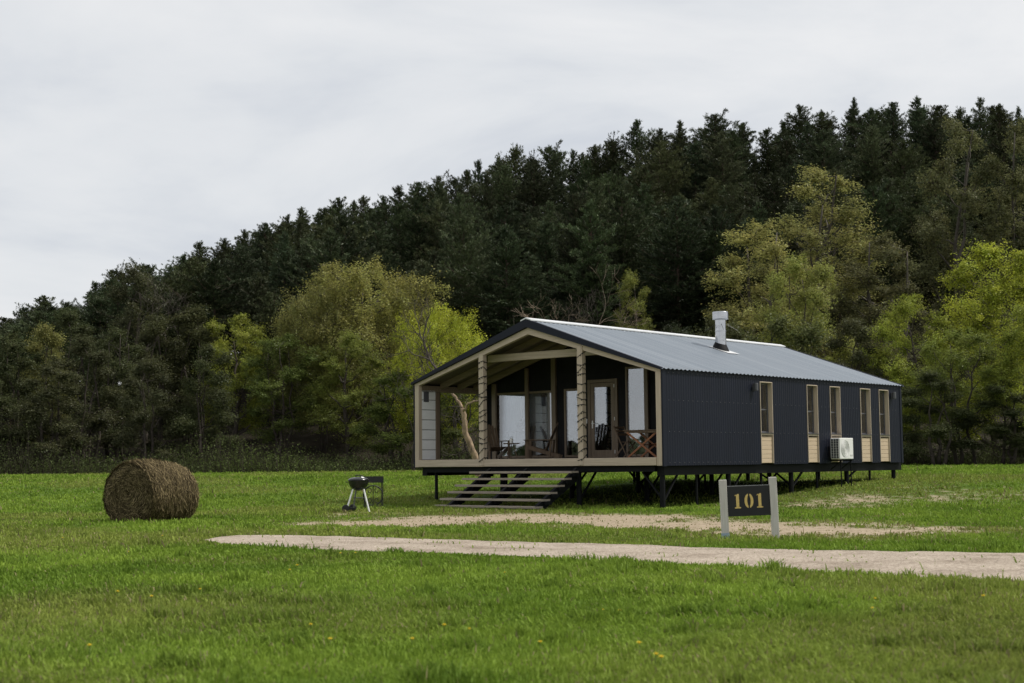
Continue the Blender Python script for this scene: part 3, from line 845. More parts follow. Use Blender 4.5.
def dining_table():
    t = house_thing('folding_table', 'reddish folding wooden table with crossed legs at the right of the porch', 'table', -1.3, 1.15, ZD, 0)
    mb = MB()
    for i in range(7): mb.box(-.62, .62, -.35+i*.1, -.35+i*.1+.09, .74, .765, .004)
    mb.build('tabletop', MAT['chair_wood'], t)
    mb = MB(); mb.box(-.58, .58, -.33, -.3, .68, .738); mb.box(-.58, .58, .3, .33, .68, .738); mb.build('apron', MAT['chair_wood'], t)
    for s in (-1, 1):
        for d in (-1, 1):
            mb = MB(); yy = s*.3+d*.018; mb.bar((-.5*d, yy, 0), (.5*d, yy, .7), .03, .055, .004); mb.build('leg', MAT['red_wood'], t)
    mb = MB(); mb.tube([(0, -.32, .35), (0, .32, .35)], .014, 6); mb.build('stretcher', MAT['red_wood'], t)
def folding_chair(label, x, y, rz):
    t = house_thing('folding_chair', label, 'chair', x, y, ZD, rz, 'dark wooden folding chairs on the porch')
    m = MAT['chair_wood']
    mb = MB()
    for i in range(5): mb.box(-.2, .2, -.2+i*.08, -.2+i*.08+.068, .435, .452, .003)
    mb.build('seat', m, t)
    for s in (-1, 1):
        mb = MB(); mb.bar((s*.215, -.24, 0), (s*.215, .27, .9), .022, .04, .003); mb.build('leg', m, t)
        mb = MB(); mb.bar((s*.185, .26, 0), (s*.185, -.2, .44), .022, .04, .003); mb.build('leg', m, t)
    mb = MB()
    for zz in (.66, .76, .86):
        yy = -.24+.51*zz/.9; mb.bar((-.2, yy, zz), (.2, yy, zz), .014, .06, .003)
    mb.build('backrest', m, t)
dining_table()
folding_chair('wooden folding chair between the glazed door and the folding table', -2.35, 1.5, R_(85))
folding_chair('wooden folding chair behind the folding table against the end of the porch', -.75, 2.1, R_(-20))

# things standing inside behind the left porch window
def sill_things():
    t = house_thing('console_table', 'narrow console table inside behind the left porch window', 'table', -7.9, YR+.26, ZD)
    mb = MB(); mb.box(-.72, .42, -.09, .09, .86, .9, .004); mb.build('tabletop', MAT['frame_brown'], t)
    for sx in (-.68, .38):
        mb = MB(); mb.box(sx-.02, sx+.02, -.07, .07, 0, .86); mb.build('leg', MAT['frame_brown'], t)
    l = house_thing('table_lamp', 'small grey lamp with a domed shade behind the left porch window', 'lamp', -7.95, YR+.26, ZD+.9)
    mb = MB(); mb.lathe([(.07, 0), (.07, .015), (.015, .03), (.015, .16)], 14); mb.build('lamp_stem', MAT['lamp_grey'], l)
    mb = MB(); mb.lathe([(.19, .15), (.2, .17), (.14, .26), (.06, .32), (.03, .4)], 18); mb.build('lamp_shade', MAT['lamp_grey'], l)
    for k in range(4):
        b = house_thing('bottle', 'dark glass bottle in the row beside the lamp behind the porch window', 'bottle', -7.62+k*.075, YR+.26, ZD+.9, 0, 'bottles inside the porch window')
        hh = .2+.03*(k % 2)
        mb = MB(); mb.lathe([(.026, 0), (.028, .01), (.028, hh*.6), (.012, hh*.78), (.011, hh)], 10); mb.build('glass_body', MAT['bottle'], b)
        mb = MB(); mb.lathe([(.0125, hh), (.0125, hh+.02)], 8); mb.build('cap', MAT['wire'], b)
sill_things()

# ------------------------------------------------------------------ air conditioner
def air_con():
    t = house_thing('air_conditioner', 'white outdoor air conditioner unit on a black bracket below the middle side window', 'air conditioner', .08, 8.85, 1.11)
    mb = MB(); mb.box(.06, .38, .02, .9, 0, .66, .015); mb.build('casing', MAT['white_plastic'], t)
    mb = MB(); mb.box(.08, .36, .004, .018, .03, .63); fin = mb.build('side_grille', MAT['ac_dark'], t)
    mb = MB()
    for i in range(7): zz = .09+i*.078; mb.box(.085, .355, -.006, .003, zz, zz+.006)
    for xx in (.08, .17, .26, .35): mb.box(xx, xx+.008, -.008, .002, .03, .63)
    mb.build('fins', MAT['white_plastic'], fin)
    mb = MB(); mb.lathe([(.25, 0), (.26, .006), (.255, .012)], 32, Matrix.Translation((.381, .36, .33)) @ Euler((0, PI/2, 0)).to_matrix().to_4x4(), cap=False)
    for r in (.05, .1, .15, .2): mb.tube([(.388, .36+r*math.cos(a), .33+r*math.sin(a)) for a in np.linspace(0, 2*PI, 24, endpoint=False)], .005, 4, closed=True)
    mb.box(.382, .388, .7, .86, .1, .14)
    mb.build('fan_grille', simple('ac_grille', (.62, .62, .6), None, .5), t)
    mb = MB(); mb.tube([(.2, .9, .2), (.2, .99, .22), (.16, 1.04, .3), (.02, 1.05, .4), (-.06, 1.05, .42)], .02, 8); mb.build('pipe', MAT['white_plastic'], t)
    for yy in (.14, .78):
        mb = MB(); mb.box(-.03, .4, yy-.025, yy+.025, -.06, -.01); br = mb.build('bracket', MAT['steel_black'], t)
        mb = MB(); mb.bar((.36, yy, -.05), (-.02, yy, -.33), .03, .03); mb.build('strut', MAT['steel_black'], br)
        mb = MB(); mb.tube([(.34, yy, -.05), (.34, yy, -1.11+hg(.4, 9.3)-.1)], .02, 6); mb.build('leg', MAT['steel_black'], br)
air_con()

# ------------------------------------------------------------------ number sign by the path
def num_sign():
    gl = on_ground(726.5, 540.5); gr = on_ground(774.5, 537)
    D = (gl[1]+gr[1])/2
    pl = at_depth(725, 537, D); pr = at_depth(775.5, 535, D)
    wid = pr[0]-pl[0]; x0 = (pl[0]+pr[0])/2; s = D/FPX
    g0 = gz(x0, D)
    t = thing('number_sign', 'black board sign reading 101 in gold between two grey posts', 'sign', (x0+.008, D, g0-.03), (0, R_(-1.8), R_(-3)))
    H = 61*s; hw = 24.7*s; pw = 7.2*s
    lp = MB(); lp.box(-hw-pw/2, -hw+pw/2, -.04, .06, -.15, H, .006); lpo = lp.build('post', MAT['grey_post'], t)
    mb = MB(); mb.box(-hw-pw/2-.004, -hw+pw/2+.004, -.044, .064, -.1, .14); mb.build('painted_foot', MAT['post_paint'], lpo)
    mb = MB(); mb.box(hw-pw/2, hw+pw/2, -.04, .06, -.15, H+.8*s, .006); mb.build('post', MAT['grey_post'], t)
    b0, b1 = H-36.6*s, H-7.2*s
    mb = MB(); mb.box(-hw+pw/2+.002, hw-pw/2-.002, -.012, .016, b0, b1, .002); bo = mb.build('board', MAT['sign_black'], t)
    mb = MB(); mb.box(-hw+pw/2+.003, hw-pw/2-.003, -.014, .018, b1+.002, b1+.014); mb.build('edge_strip', MAT['ash_grey'], bo)
    cz = (b0+b1)/2+.2*s; h = 14.2*s
    mb = MB()
    def quad(poly): mb.prism(poly, 'y', -.018, -.0125)
    def one(cx):
        w = 2.9*s/2
        quad([(cx-w, cz-h/2+.1*h), (cx+w, cz-h/2+.1*h), (cx+w, cz+h/2), (cx+w*.2, cz+h/2), (cx-w, cz+h/2-.08*h)])
        quad([(cx-w*2.1, cz+h/2-.15*h), (cx-w*1.12, cz+h/2-.12*h), (cx-w*1.12, cz+h/2-.03*h), (cx-w*1.6, cz+h/2-.06*h)])
        quad([(cx-w*2.1, cz-h/2), (cx+w*2.1, cz-h/2), (cx+w*2.1, cz-h/2+.07*h), (cx+w, cz-h/2+.094*h), (cx-w, cz-h/2+.094*h), (cx-w*2.1, cz-h/2+.07*h)])
    def zero(cx):
        a, b = 4.4*s, h/2; ai, bi = 1.7*s, h/2*.8
        for sg in (-1, 1):
            out = [(cx+sg*a*math.sin(u), cz+b*math.cos(u)) for u in np.linspace(.17, PI-.17, 20)]
            inn = [(cx+sg*(ai*math.sin(u)+.012*s), cz+bi*math.cos(u)) for u in np.linspace(PI-.4, .4, 18)]
            poly = out+inn
            n = len(out); m_ = len(inn)
            # strip of quads, as the ring half is not convex
            I = [(cx+sg*max(ai*math.sin(u), .75*s), cz+bi*math.cos(u)) for u in np.linspace(.17, PI-.17, 20)]
            for i in range(19): quad([out[i], out[i+1], I[i+1], I[i]])
    for fn, cx in ((one, -11.0*s), (zero, .2*s), (one, 10.9*s)):
        mb = MB(); fn(cx); mb.build('numeral', MAT['gold'], bo)
num_sign()

# ------------------------------------------------------------------ kettle barbecue and iron brazier
def kettle():
    p = on_ground(358.5, 511.8); s = p[1]/FPX; g0 = gz(*p)
    t = thing('kettle_barbecue', 'black lidded kettle barbecue on pale metal legs with two small wheels', 'barbecue', (p[0], p[1], g0), (0, 0, R_(8)))
    zr = .83; r = .272
    prof = [(.03, zr-.265)]+[(r*math.sin(a), zr-.26*math.cos(a)) for a in np.linspace(.25, PI/2, 12)]+[(r+.012, zr+.004), (r+.012, zr+.014), (r-.01, zr+.014), (r-.02, zr-.05), (.1, zr-.2)]
    mb = MB(); mb.lathe(prof, 32); bo = mb.build('bowl', MAT['enamel'], t, smooth=True)
    mb = MB(); mb.lathe([(r+.004, zr+.016), (r+.016, zr+.02), (r+.01, zr+.036)]+[((r+.006)*math.cos(a), zr+.036+.075*math.sin(a)) for a in np.linspace(.12, 1.5, 12)], 32)
    ld = mb.build('lid', MAT['enamel'], t, smooth=True)
    mb = MB(); mb.tube([(-.07, 0, zr+.1), (-.065, 0, zr+.155), (.065, 0, zr+.155), (.07, 0, zr+.1)], .014, 6); mb.build('handle', MAT['iron'], ld)
    mb = MB(); mb.lathe([(.045, 0), (.045, .012), (.01, .02)], 14, Matrix.Translation((.11, -.12, zr+.088)) @ Euler((.35, .3, 0)).to_matrix().to_4x4()); mb.build('vent', MAT['aluminium'], ld)
    for sx in (-1, 1):
        mb = MB(); mb.tube([(sx*(r+.01), -.05, zr-.03), (sx*(r+.07), -.05, zr-.02), (sx*(r+.07), .05, zr-.02), (sx*(r+.01), .05, zr-.03)], .012, 6); mb.build('handle', MAT['iron'], t)
    for a, z1 in ((R_(200), .1), (R_(330), .0), (R_(112), .1)):
        mb = MB(); c, s_ = math.cos(a), math.sin(a)
        mb.tube([(.16*c, .16*s_, zr-.22), (.33*c, .33*s_, z1)], .023, 8); mb.build('leg', MAT['ash_grey' if a == R_(112) else 'aluminium'], t)  # rear leg in darker grey: the shade on it is put into its colour
    for a in (R_(200), R_(112)):
        c, s_ = math.cos(a), math.sin(a)
        mb = MB(); mb.lathe([(.02, -.035), (.085, -.03), (.1, -.02), (.1, .02), (.085, .03), (.02, .035)], 20, Matrix.Translation((.35*c-.02, .35*s_, .1)) @ Euler((PI/2, 0, 0)).to_matrix().to_4x4()); mb.build('wheel', MAT['iron'], t)
    mb = MB(); mb.tube([(.35*math.cos(R_(200)), .35*math.sin(R_(200)), .1), (.35*math.cos(R_(112)), .35*math.sin(R_(112)), .1)], .01, 6); mb.build('axle', MAT['iron'], t)
    mb = MB(); mb.lathe([(.02, .36), (.15, .37), (.16, .385), (.15, .38)], 20); mb.build('ash_tray', MAT['lamp_grey'], t)
kettle()
def brazier():
    p = on_ground(373.5, 508); g0 = gz(*p); s = p[1]/FPX
    t = thing('iron_brazier', 'black wrought iron brazier with a scrolled wheel behind the kettle barbecue', 'brazier', (p[0], p[1], g0), (0, 0, R_(12)))
    W2 = .27; zb, zt = .72, .9
    mb = MB()
    for (a, b, c, d) in ((-W2, W2, -.16, -.152), (-W2, W2, .152, .16), (-W2, -W2+.008, -.152, .152), (W2-.008, W2, -.152, .152)): mb.box(a, b, c, d, zb, zt)
    mb.box(-W2+.008, W2-.008, -.152, .152, zb, zb+.008)
    mb.build('fire_box', MAT['iron'], t)
    for sx in (-1, 1):
        for sy in (-1, 1):
            mb = MB(); mb.bar((sx*(W2-.02), sy*.14, 0), (sx*(W2-.02), sy*.14, zb), .022, .022); mb.build('leg', MAT['iron'], t)
    mb = MB(); mb.tube([(-.03+.28*math.cos(a), -.17, .36+.28*math.sin(a)) for a in np.linspace(0, 2*PI, 36, endpoint=False)], .017, 6, closed=True); ring = mb.build('ring', MAT['iron'], t)
    mb = MB(); mb.tube([(-.03, -.17, .06), (-.03, -.17, .66)], .014, 6); mb.build('spindle', MAT['iron'], t)
    for sx in (-1, 1):
        for sz in (-1, 1):
            mb = MB(); pts = []
            for u in np.linspace(0, 1, 22):
                a = u*3.4*PI/2*1.25; rr = .1*(1-u)+.012
                pts.append((-.03+sx*(.115+rr*math.cos(a)), -.17, .36+sz*(.125+rr*math.sin(a))))
            mb.tube(pts, .011, 5); mb.build('scroll', MAT['iron'], t)
    mb = MB(); mb.bar((-W2, -.14, .06), (W2, -.14, .06), .02, .02); mb.bar((-W2, .14, .06), (W2, .14, .06), .02, .02); mb.build('base_rail', MAT['iron'], t)
    mb = MB(); mb.tube([(-W2, 0, zt), (-W2-.12, 0, zt+.04), (-W2-.26, 0, zt+.04)], .012, 6); mb.build('handle', MAT['iron'], t)
brazier()

# ------------------------------------------------------------------ hay bale
def hay_bale():
    p = on_ground(148, 521.5); g0 = gz(*p); s = p[1]/FPX
    t = thing('hay_bale', 'big round brown hay bale lying on the lawn', 'hay bale', (p[0]-.06, p[1]+.6, g0), (0, 0, R_(-25)))
    Rr = 60.5*s/1.84; Lh = .88; zc = Rr*.82
    g = np.random.default_rng(5)
    # body: axis along local Y, front face at -Y
    nu, nv = 96, 40
    prof = []
    for v in np.linspace(0, 1, 12): prof.append((v*.9, -1, v))
    V = []; rows = []
    rad = [0.02, .2, .4, .6, .76, .88, .96, 1.0]; off = [-1.0, -1.0, -1, -.99, -.97, -.93, -.86, -.76]
    prof = list(zip(rad, off))+[(1.0+.012*math.sin(k*2.1), y) for k, y in enumerate(np.linspace(-.66, .66, 12))]+list(zip(rad[::-1], [-o for o in off[::-1]]))
    th = np.arange(nu)*2*PI/nu
    for (r, y) in prof:
        rr = r*Rr*(1+.022*(fbm(th*3+7, th*0+y*4, 3)-.5)*2+.012*np.sin(th*2+1)+.035*(fbm(th*1.5+3, th*0+y*2, 2)-.5))
        x = rr*np.cos(th); z = rr*np.sin(th)
        z = np.where(z < -Rr*.8, -Rr*.8+(z+Rr*.8)*.3, z); x = x*(1+.07*np.clip(-z/Rr+.2, 0, 1))
        if y > 0: z = z-(z+Rr*.8)*.07*y; x = x*(1-.04*y)
        yy = y*Lh+.05*(fbm(x*4+3, z*4+y*2, 3)-.5)*(abs(y) > .85)
        V.append(np.stack([x, np.broadcast_to(yy, x.shape), z+zc], 1))
    n = len(prof); F = []
    for i in range(n-1):
        for j in range(nu): F.append((i*nu+j, i*nu+(j+1) % nu, (i+1)*nu+(j+1) % nu, (i+1)*nu+j))
    mb = MB(); mb.add(np.concatenate(V), F)
    m, nt, out = newmat('hay')
    b = N(nt, 'ShaderNodeBsdfPrincipled', Roughness=.95); b.inputs['Specular IOR Level'].default_value = .1
    tc = N(nt, 'ShaderNodeTexCoord'); mp = N(nt, 'ShaderNodeMapping'); mp.inputs['Scale'].default_value = (3, 14, 3); L(nt, tc.outputs['Object'], mp.inputs['Vector'])
    nz = N(nt, 'ShaderNodeTexNoise', Scale=3.2, Detail=8, Roughness=.75, Distortion=.6); L(nt, mp.outputs['Vector'], nz.inputs['Vector'])
    L(nt, ramp(nt, nz.outputs['Fac'], [(.32, (.02, .015, .008)), (.52, (.065, .05, .027)), (.72, (.17, .13, .07))]), b.inputs['Base Color'])
    bp = N(nt, 'ShaderNodeBump', Strength=.9, Distance=.06); L(nt, nz.outputs['Fac'], bp.inputs['Height']); L(nt, bp.outputs['Normal'], b.inputs['Normal'])
    L(nt, b.outputs[0], out.inputs['Surface'])
    body = mb.build('bale_body', m, t, smooth=True)
    # loose straw
    K = 26000; side = g.random(K) < .62
    a = g.uniform(0, 2*PI, K); rr = np.where(side, Rr*1.005, Rr*np.sqrt(g.random(K))*.97)
    yy = np.where(side, g.uniform(-Lh*.97, Lh*.97, K), -Lh*1.0)
    c = np.stack([rr*np.cos(a), yy, rr*np.sin(a)], 1)
    c[:, 2] = np.maximum(c[:, 2], -Rr*.84)
    c[:, 0] *= 1+.07*np.clip(-c[:, 2]/Rr+.2, 0, 1); yp = np.clip(yy/Lh, 0, 1); c[:, 2] -= (c[:, 2]+Rr*.8)*.07*yp; c[:, 0] *= 1-.04*yp
    nrm = np.where(side[:, None], np.stack([np.cos(a), a*0, np.sin(a)], 1), np.array([0, -1., 0]))
    tan = np.stack([-np.sin(a), a*0, np.cos(a)], 1)                     # wound direction
    dr = tan*np.sign(g.normal(size=(K, 1)))+g.normal(0, .38, (K, 3)); dr -= nrm*(dr*nrm).sum(1)[:, None]*.75
    dr /= np.linalg.norm(dr, axis=1)[:, None]; ln = g.uniform(.05, .2, K)[:, None]
    sd = np.cross(dr, nrm)*.0045*g.uniform(.6, 1.6, (K, 1)); lift = nrm*(g.random((K, 1))**3*.07)
    c = c+np.where(side[:, None], -nrm*(np.clip((np.abs(yy)/Lh-.7)/.3, 0, 1)**2*.1*Rr)[:, None], 0)
    c[:, 1] = np.where(side, c[:, 1], c[:, 1]+np.clip((rr/Rr-.62)/.35, 0, 1)**2*.17*Lh)
    p0 = c-dr*ln/2+nrm*.002; p1 = c+dr*ln/2+lift
    V = np.stack([p0-sd, p0+sd, p1+sd, p1-sd], 1).reshape(-1, 3); V[:, 2] += zc
    shade = g.random((K, 1))**1.6
    col = np.array([.028, .021, .011])*(1-shade)+np.array([.3, .235, .125])*shade
    me = fast_mesh('loose_straw', V, 4, MAT['straw'], np.repeat(col, 4, 0))
    o = bpy.data.objects.new('loose_straw', me); C.objects.link(o); o.parent = t; o['kind'] = 'stuff'
hay_bale()

# ------------------------------------------------------------------ trees
def norm(v): return v/(np.linalg.norm(v, axis=-1, keepdims=True)+1e-9)
def leaves_mesh(name, pts, size, tint, g, mat, up=.55, asp=.6, outw=None):
    n = len(pts)
    nr = norm(g.normal(size=(n, 3))*.62+np.array([0, 0, up])+(outw*.75 if outw is not None else 0)); a = norm(np.cross(nr, g.normal(size=(n, 3)))); b = np.cross(nr, a)
    s = size*(.6+.8*g.random((n, 1)))
    V = np.stack([pts-a*s, pts+b*s*asp-a*s*.1, pts+a*s, pts-b*s*asp+a*s*.1], 1).reshape(-1, 3)
    return fast_mesh(name, V, 4, mat, np.repeat(tint, 4, 0))
def curve(p, q, n, bend, g):
    t = np.linspace(0, 1, n)[:, None]; p = np.asarray(p); q = np.asarray(q)
    L_ = np.linalg.norm(q-p); o = g.normal(0, 1, 3)*bend*L_
    j = g.normal(0, bend*.25*L_, (n, 3)); j[0] = 0; j[-1] = 0
    return p*(1-t)+q*t+np.sin(t*PI)*o+j

def leafy_tree(seed, H=13.0, R=4.0, base=.22, lobes=11, tips=330, per=75, leaf=.1, spread=.5, bark='bark', stems=1, droop=0.0, twig=.016, env='round', tintvar=.35, hue=.12):
    g = np.random.default_rng(seed)
    wood = MB(); tipP = []; tipT = []; tipC = []
    def envelope(t):
        if env == 'round': return math.sqrt(max(.02, 1-(abs(t-.45)/.58)**2.2))
        if env == 'tall': return math.sqrt(max(.02, 1-(abs(t-.38)/.66)**2))*(1.05-.35*t)
        return max(.1, 1-.75*t)
    trunks = []
    for s in range(stems):
        a = g.uniform(0, 2*PI); off = np.array([math.cos(a), math.sin(a), 0])*(.0 if stems == 1 else g.uniform(.2, .7))
        topo = np.array([math.cos(a), math.sin(a), 0])*R*(.1 if stems == 1 else .4)
        pts = curve(off+np.array([0, 0, -.3]), topo*g.uniform(.4, 1)+np.array([0, 0, H*g.uniform(.78, .92)]), 10, .03, g)
        r0 = .017*H/math.sqrt(stems); rad = np.linspace(r0, r0*.15, 10); rad[0] *= 1.25
        wood.tube(pts, rad, 7); trunks.append((pts, rad))
    for i in range(lobes):
        f = (i+.5)/lobes; t = base+(1-base)*(.08+.86*f**.9)
        tt_ = (t-base)/(1-base)
        a = i*2.39996+g.uniform(-.4, .4)
        e = envelope(tt_); rad = R*e*(.62 if i < lobes-1 else .1)*g.uniform(.7, 1.1)
        c = np.array([math.cos(a)*rad, math.sin(a)*rad, t*H])
        lr = R*(.3+.2*g.random())*max(.55, e); lz = lr*g.uniform(.75, 1.15)
        pts, trd = trunks[i % len(trunks)]
        hz = max(.12*H, c[2]-lr*.6-rad*.7); k = int(np.argmin(abs(pts[:, 2]-hz)))
        limb = curve(pts[k], c, 7, .07, g); limb[1:-1, 2] += np.sin(np.linspace(0, PI, 7))[1:-1]*-.04*rad
        wood.tube(limb, np.linspace(max(trd[k]*.62, .03), .02, 7), 5)
        nt = max(6, int(tips/lobes*(lr/(R*.4))**1.3))
        u = norm(g.normal(size=(nt, 3))); rr = g.random(nt)**.42
        P_ = c+u*rr[:, None]*np.array([lr, lr, lz])
        P_ = P_[(P_[:, 2] > base*H*.6)]
        lt = 1+tintvar*(g.random()-.5)*.9
        for q in P_:
            nd = limb[3:]; j = int(np.argmin(((nd-q)**2).sum(1)))
            tw = curve(nd[j], q, 5, .1, g)
            if droop: tw[-1, 2] -= droop*g.random(); tw[-2, 2] -= droop*.3*g.random()
            wood.tube(tw, np.linspace(twig, twig*.35, 5), 3, cap=False)
            tipP.append(tw); tipC.append(c); tipT.append(lt*(1+tintvar*(g.random()-.5)))
    nt = len(tipP); tw = np.array(tipP)                               # nt,5,3
    idx = np.repeat(np.arange(nt), g.poisson(per, nt)); n = len(idx)
    f = 4*g.random(n)**.55; i0 = np.minimum(f.astype(int), 3); ff = (f-i0)[:, None]
    base_p = tw[idx, i0]*(1-ff)+tw[idx, i0+1]*ff
    clump = g.gamma(2, .5, nt)[idx][:, None]
    pts = base_p+g.normal(0, 1, (n, 3))*spread*np.array([.5, .5, .45])*np.clip(clump, .4, 1.25)
    if droop: pts[:, 2] -= g.random(n)**2*droop
    ti = np.array(tipT)[idx]*(.8+.4*g.random(n))
    hu = hue*(g.random(nt)-.5)[idx]+.5*hue*(g.random(n)-.5)
    tint = np.stack([ti*(1+hu), ti, ti*(1-.6*hu)], 1)
    return wood, leaves_mesh('crown', pts, leaf, tint, g, MAT['leaf'], outw=norm(pts-np.array(tipC)[idx])), H, R, bark

def bare_tree(seed, H=11, bark='bark_grey', spread=.9, levels=5, lean=0.0, thick=.018, tall=.3, haze=0):
    g = np.random.default_rng(seed); wood = MB(); allp = []
    def grow(p, d, ln, r, lv):
        n = 5; pts = [p]; dd = d
        for i in range(n):
            dd = norm(dd+g.normal(0, .16, 3)+np.array([0, 0, .05])); pts.append(pts[-1]+dd*ln/n)
        pts = np.array(pts); r1 = r*.62
        wood.tube(pts, np.linspace(r, r1, n+1), 6 if lv > 2 else 4 if lv > 1 else 3, cap=lv == levels)
        allp.append(pts[-1])
        if lv == 0: return
        for c in range(2 if lv > 3 else 3 if g.random() < .7 else 2):
            nd = norm(dd+norm(g.normal(size=3))*spread*np.array([1, 1, .8])); nd[2] = max(nd[2], -.15)
            q = pts[-1] if c < 2 else pts[3]
            grow(q, nd, ln*g.uniform(.62, .85), max(r1*g.uniform(.6, .85), .009), lv-1)
    grow(np.array([0, 0, -.3]), norm(np.array([lean, 0, 1.0])), H*tall, H*thick, levels)
    P_ = np.array(allp); return wood, None, P_[:, 2].max(), max(np.abs(P_[:, :2]).max()*.8, 1), bark

def pine_tree(seed, H=18.0, R=2.9, clear=.25, cone=.5, dens=1.0):
    g = np.random.default_rng(seed); wood = MB()
    bendv = g.normal(0, .3, 2)
    zz = np.linspace(-.4, H, 12); tr = np.stack([bendv[0]*np.sin(zz/H*2.2), bendv[1]*np.sin(zz/H*1.7), zz], 1)
    wood.tube(tr, np.linspace(.2, .015, 12), 7)
    sp = []; sd = []; st = []
    z = H*clear; a = g.uniform(0, 6)
    while z < H*.985:
        t = (z/H-clear)/(1-clear)
        prof = (cone*(1-t)**.66+(1-cone)*(1-t**2.8)**.8)*min(1, .55+1.6*t)      # cone to domed old pine
        a += 2.4+g.normal(0, .5)
        # the outline is lumpy: long and short boughs on different sides
        lump = .4+1.15*vnoise(math.cos(a)*1.3+seed*5.1+z*.33, math.sin(a)*1.3+z*.33)
        ln = R*max(.07, prof)*lump*g.uniform(.55, 1.15)
        if g.random() < .06: ln *= 1.4
        el = -.1+1.0*t**1.4+g.normal(0, .16)
        c0 = np.array([np.interp(z, zz, tr[:, 0]), np.interp(z, zz, tr[:, 1]), z])
        d = np.array([math.cos(a)*math.cos(el), math.sin(a)*math.cos(el), math.sin(el)])
        u = np.linspace(0, 1, 5)[:, None]; rise = .1+.18*g.random()
        pts = c0+d*ln*u+np.array([0, 0, 1])*(rise*ln*u**2)
        wood.tube(pts, np.linspace(.035, .01, 5), 3, cap=False)
        ns = max(3, int(ln/.1*dens)); side = np.cross(d, [0, 0, 1.0]); side /= np.linalg.norm(side)+1e-9
        bt = 1+.7*(g.random()-.5)
        for k in range(ns):
            f = .15+.85*(k+g.random()*.8)/ns
            w = (1-abs(f-.55)/.75)*.42*ln*g.uniform(-1, 1)
            p = c0+d*ln*f+np.array([0, 0, rise*ln*f*f+.12*abs(w)])+side*w+g.normal(0, .05, 3)*np.array([1, 1, .7])
            sp.append(p); sd.append(norm(d*.8+side*np.sign(w)*.45+np.array([0, 0, .35+.5*t]))); st.append(bt*(1+.4*(g.random()-.5)))
        z += g.uniform(.05, .15)*(1 if t < .8 else 1.3)
    for k in range(13):                                                        # thin leader
        q = .1*k; b = k*2.4; o = np.array([math.cos(b), math.sin(b), 0])*(.01+.1*q)
        sp.append(tr[-1]-np.array([0, 0, q])+o); sd.append(norm(np.array([o[0]*2, o[1]*2, .7]))); st.append(1)
    sp = np.array(sp); sd = np.array(sd); st = np.array(st); K = 9
    idx = np.repeat(np.arange(len(sp)), K); n = len(idx)
    dr = norm(sd[idx]+g.normal(0, .42, (n, 3))); ln = g.uniform(.16, .4, n)[:, None]
    p0 = sp[idx]+g.normal(0, .06, (n, 3)); p1 = p0+dr*ln
    flat = g.normal(size=(n, 3))*.6+np.array([0, 0, 1.])
    s = norm(np.cross(dr, flat))*g.uniform(.018, .042, (n, 1))
    V = np.stack([p0-s*.6, p0+s*.6, p0+dr*ln*.6+s, p1, p0+dr*ln*.6-s], 1).reshape(-1, 3)
    tn = st[idx]*(.7+.6*g.random(n)); yw = g.random(n)*.25
    tn = np.stack([tn*(1+yw), tn*(1+.5*yw), tn], 1)
    return wood, fast_mesh('crown', V, 5, MAT['needle'], np.repeat(tn, 5, 0)), H, R, 'bark_pine'

PROTO = {}
def proto(key, spec):
    wood, crown, H, R, bark = spec
    me = bpy.data.meshes.new('trunk'); V = np.concatenate(wood.v); me.from_pydata(V.tolist(), [], wood.f); me.update()
    me.polygons.foreach_set('use_smooth', [True]*len(me.polygons)); me.materials.append(MAT[bark])
    if crown and 'pine' not in key and 'scots' not in key:
        co = np.empty(len(crown.vertices)*3, np.float32); crown.vertices.foreach_get('co', co); co = co.reshape(-1, 3)
        H = float(np.percentile(co[:, 2], 99.6)); R = float(np.percentile(np.abs(co[:, 0]), 97.5))
    PROTO[key] = (me, crown, H, R)
def plant(key, name, label, cat, x, y, h, r=None, rz=None, col=(.06, .08, .03), group=None, z=None, tilt=(0, 0)):
    me, cr, H, R = PROTO[key]
    zz = gz(x, y) if z is None else z
    t = thing(name, label, cat, (x, y, zz), (tilt[0], tilt[1], random.uniform(0, 6.28) if rz is None else rz), group)
    sh = h/H; sr = (r/R) if r else sh
    t.scale = (sr, sr, sh)
    o = bpy.data.objects.new('trunk', me); C.objects.link(o); o.parent = t
    if cr:
        c = bpy.data.objects.new('crown', cr); C.objects.link(c); c.parent = t; c.color = (*col, 1)
    return t

NPINE = 9
for i in range(NPINE): proto(f'pine{i}', pine_tree(20+i*7, 18, 3.6, (.18, .28, .22, .32, .2, .26, .2, .3, .24)[i], (.75, .3, .6, .1, .9, .4, .65, .2, .8)[i]))
for i in range(3): proto(f'spring{i}', leafy_tree(60+i, 14, 4.2, .1, 16, 600, 92, .058, .4, 'bark', 1+i % 2*2, twig=.017))
for i in range(2): proto(f'tallspring{i}', leafy_tree(70+i, 18, 4.6, .1, 19, 760, 74, .06, .42, 'bark_grey', 2, env='tall', twig=.02))
for i in range(3): proto(f'sparse{i}', leafy_tree(80+i, 12, 3.0, .04, 14, 640, 84, .052, .45, 'bark', 3, env='tall', twig=.016))
for i in range(2): proto(f'willow{i}', leafy_tree(90+i, 13, 5.5, .2, 26, 1000, 84, .056, .36, 'bark', 2, droop=.8, twig=.013))
for i in range(2): proto(f'bushy{i}', leafy_tree(100+i, 7, 2.8, .04, 10, 300, 110, .055, .42, 'bark', 4, twig=.015))
for i in range(2): proto(f'bare{i}', bare_tree(110+i, 11, 'bark_grey', .75, 6))
proto('bare2', bare_tree(131, 9, 'bark', .8, 6, lean=.2, thick=.012, tall=.28))
proto('pale', bare_tree(140, 9, 'bark_mid', .75, 6, thick=.016, tall=.32))

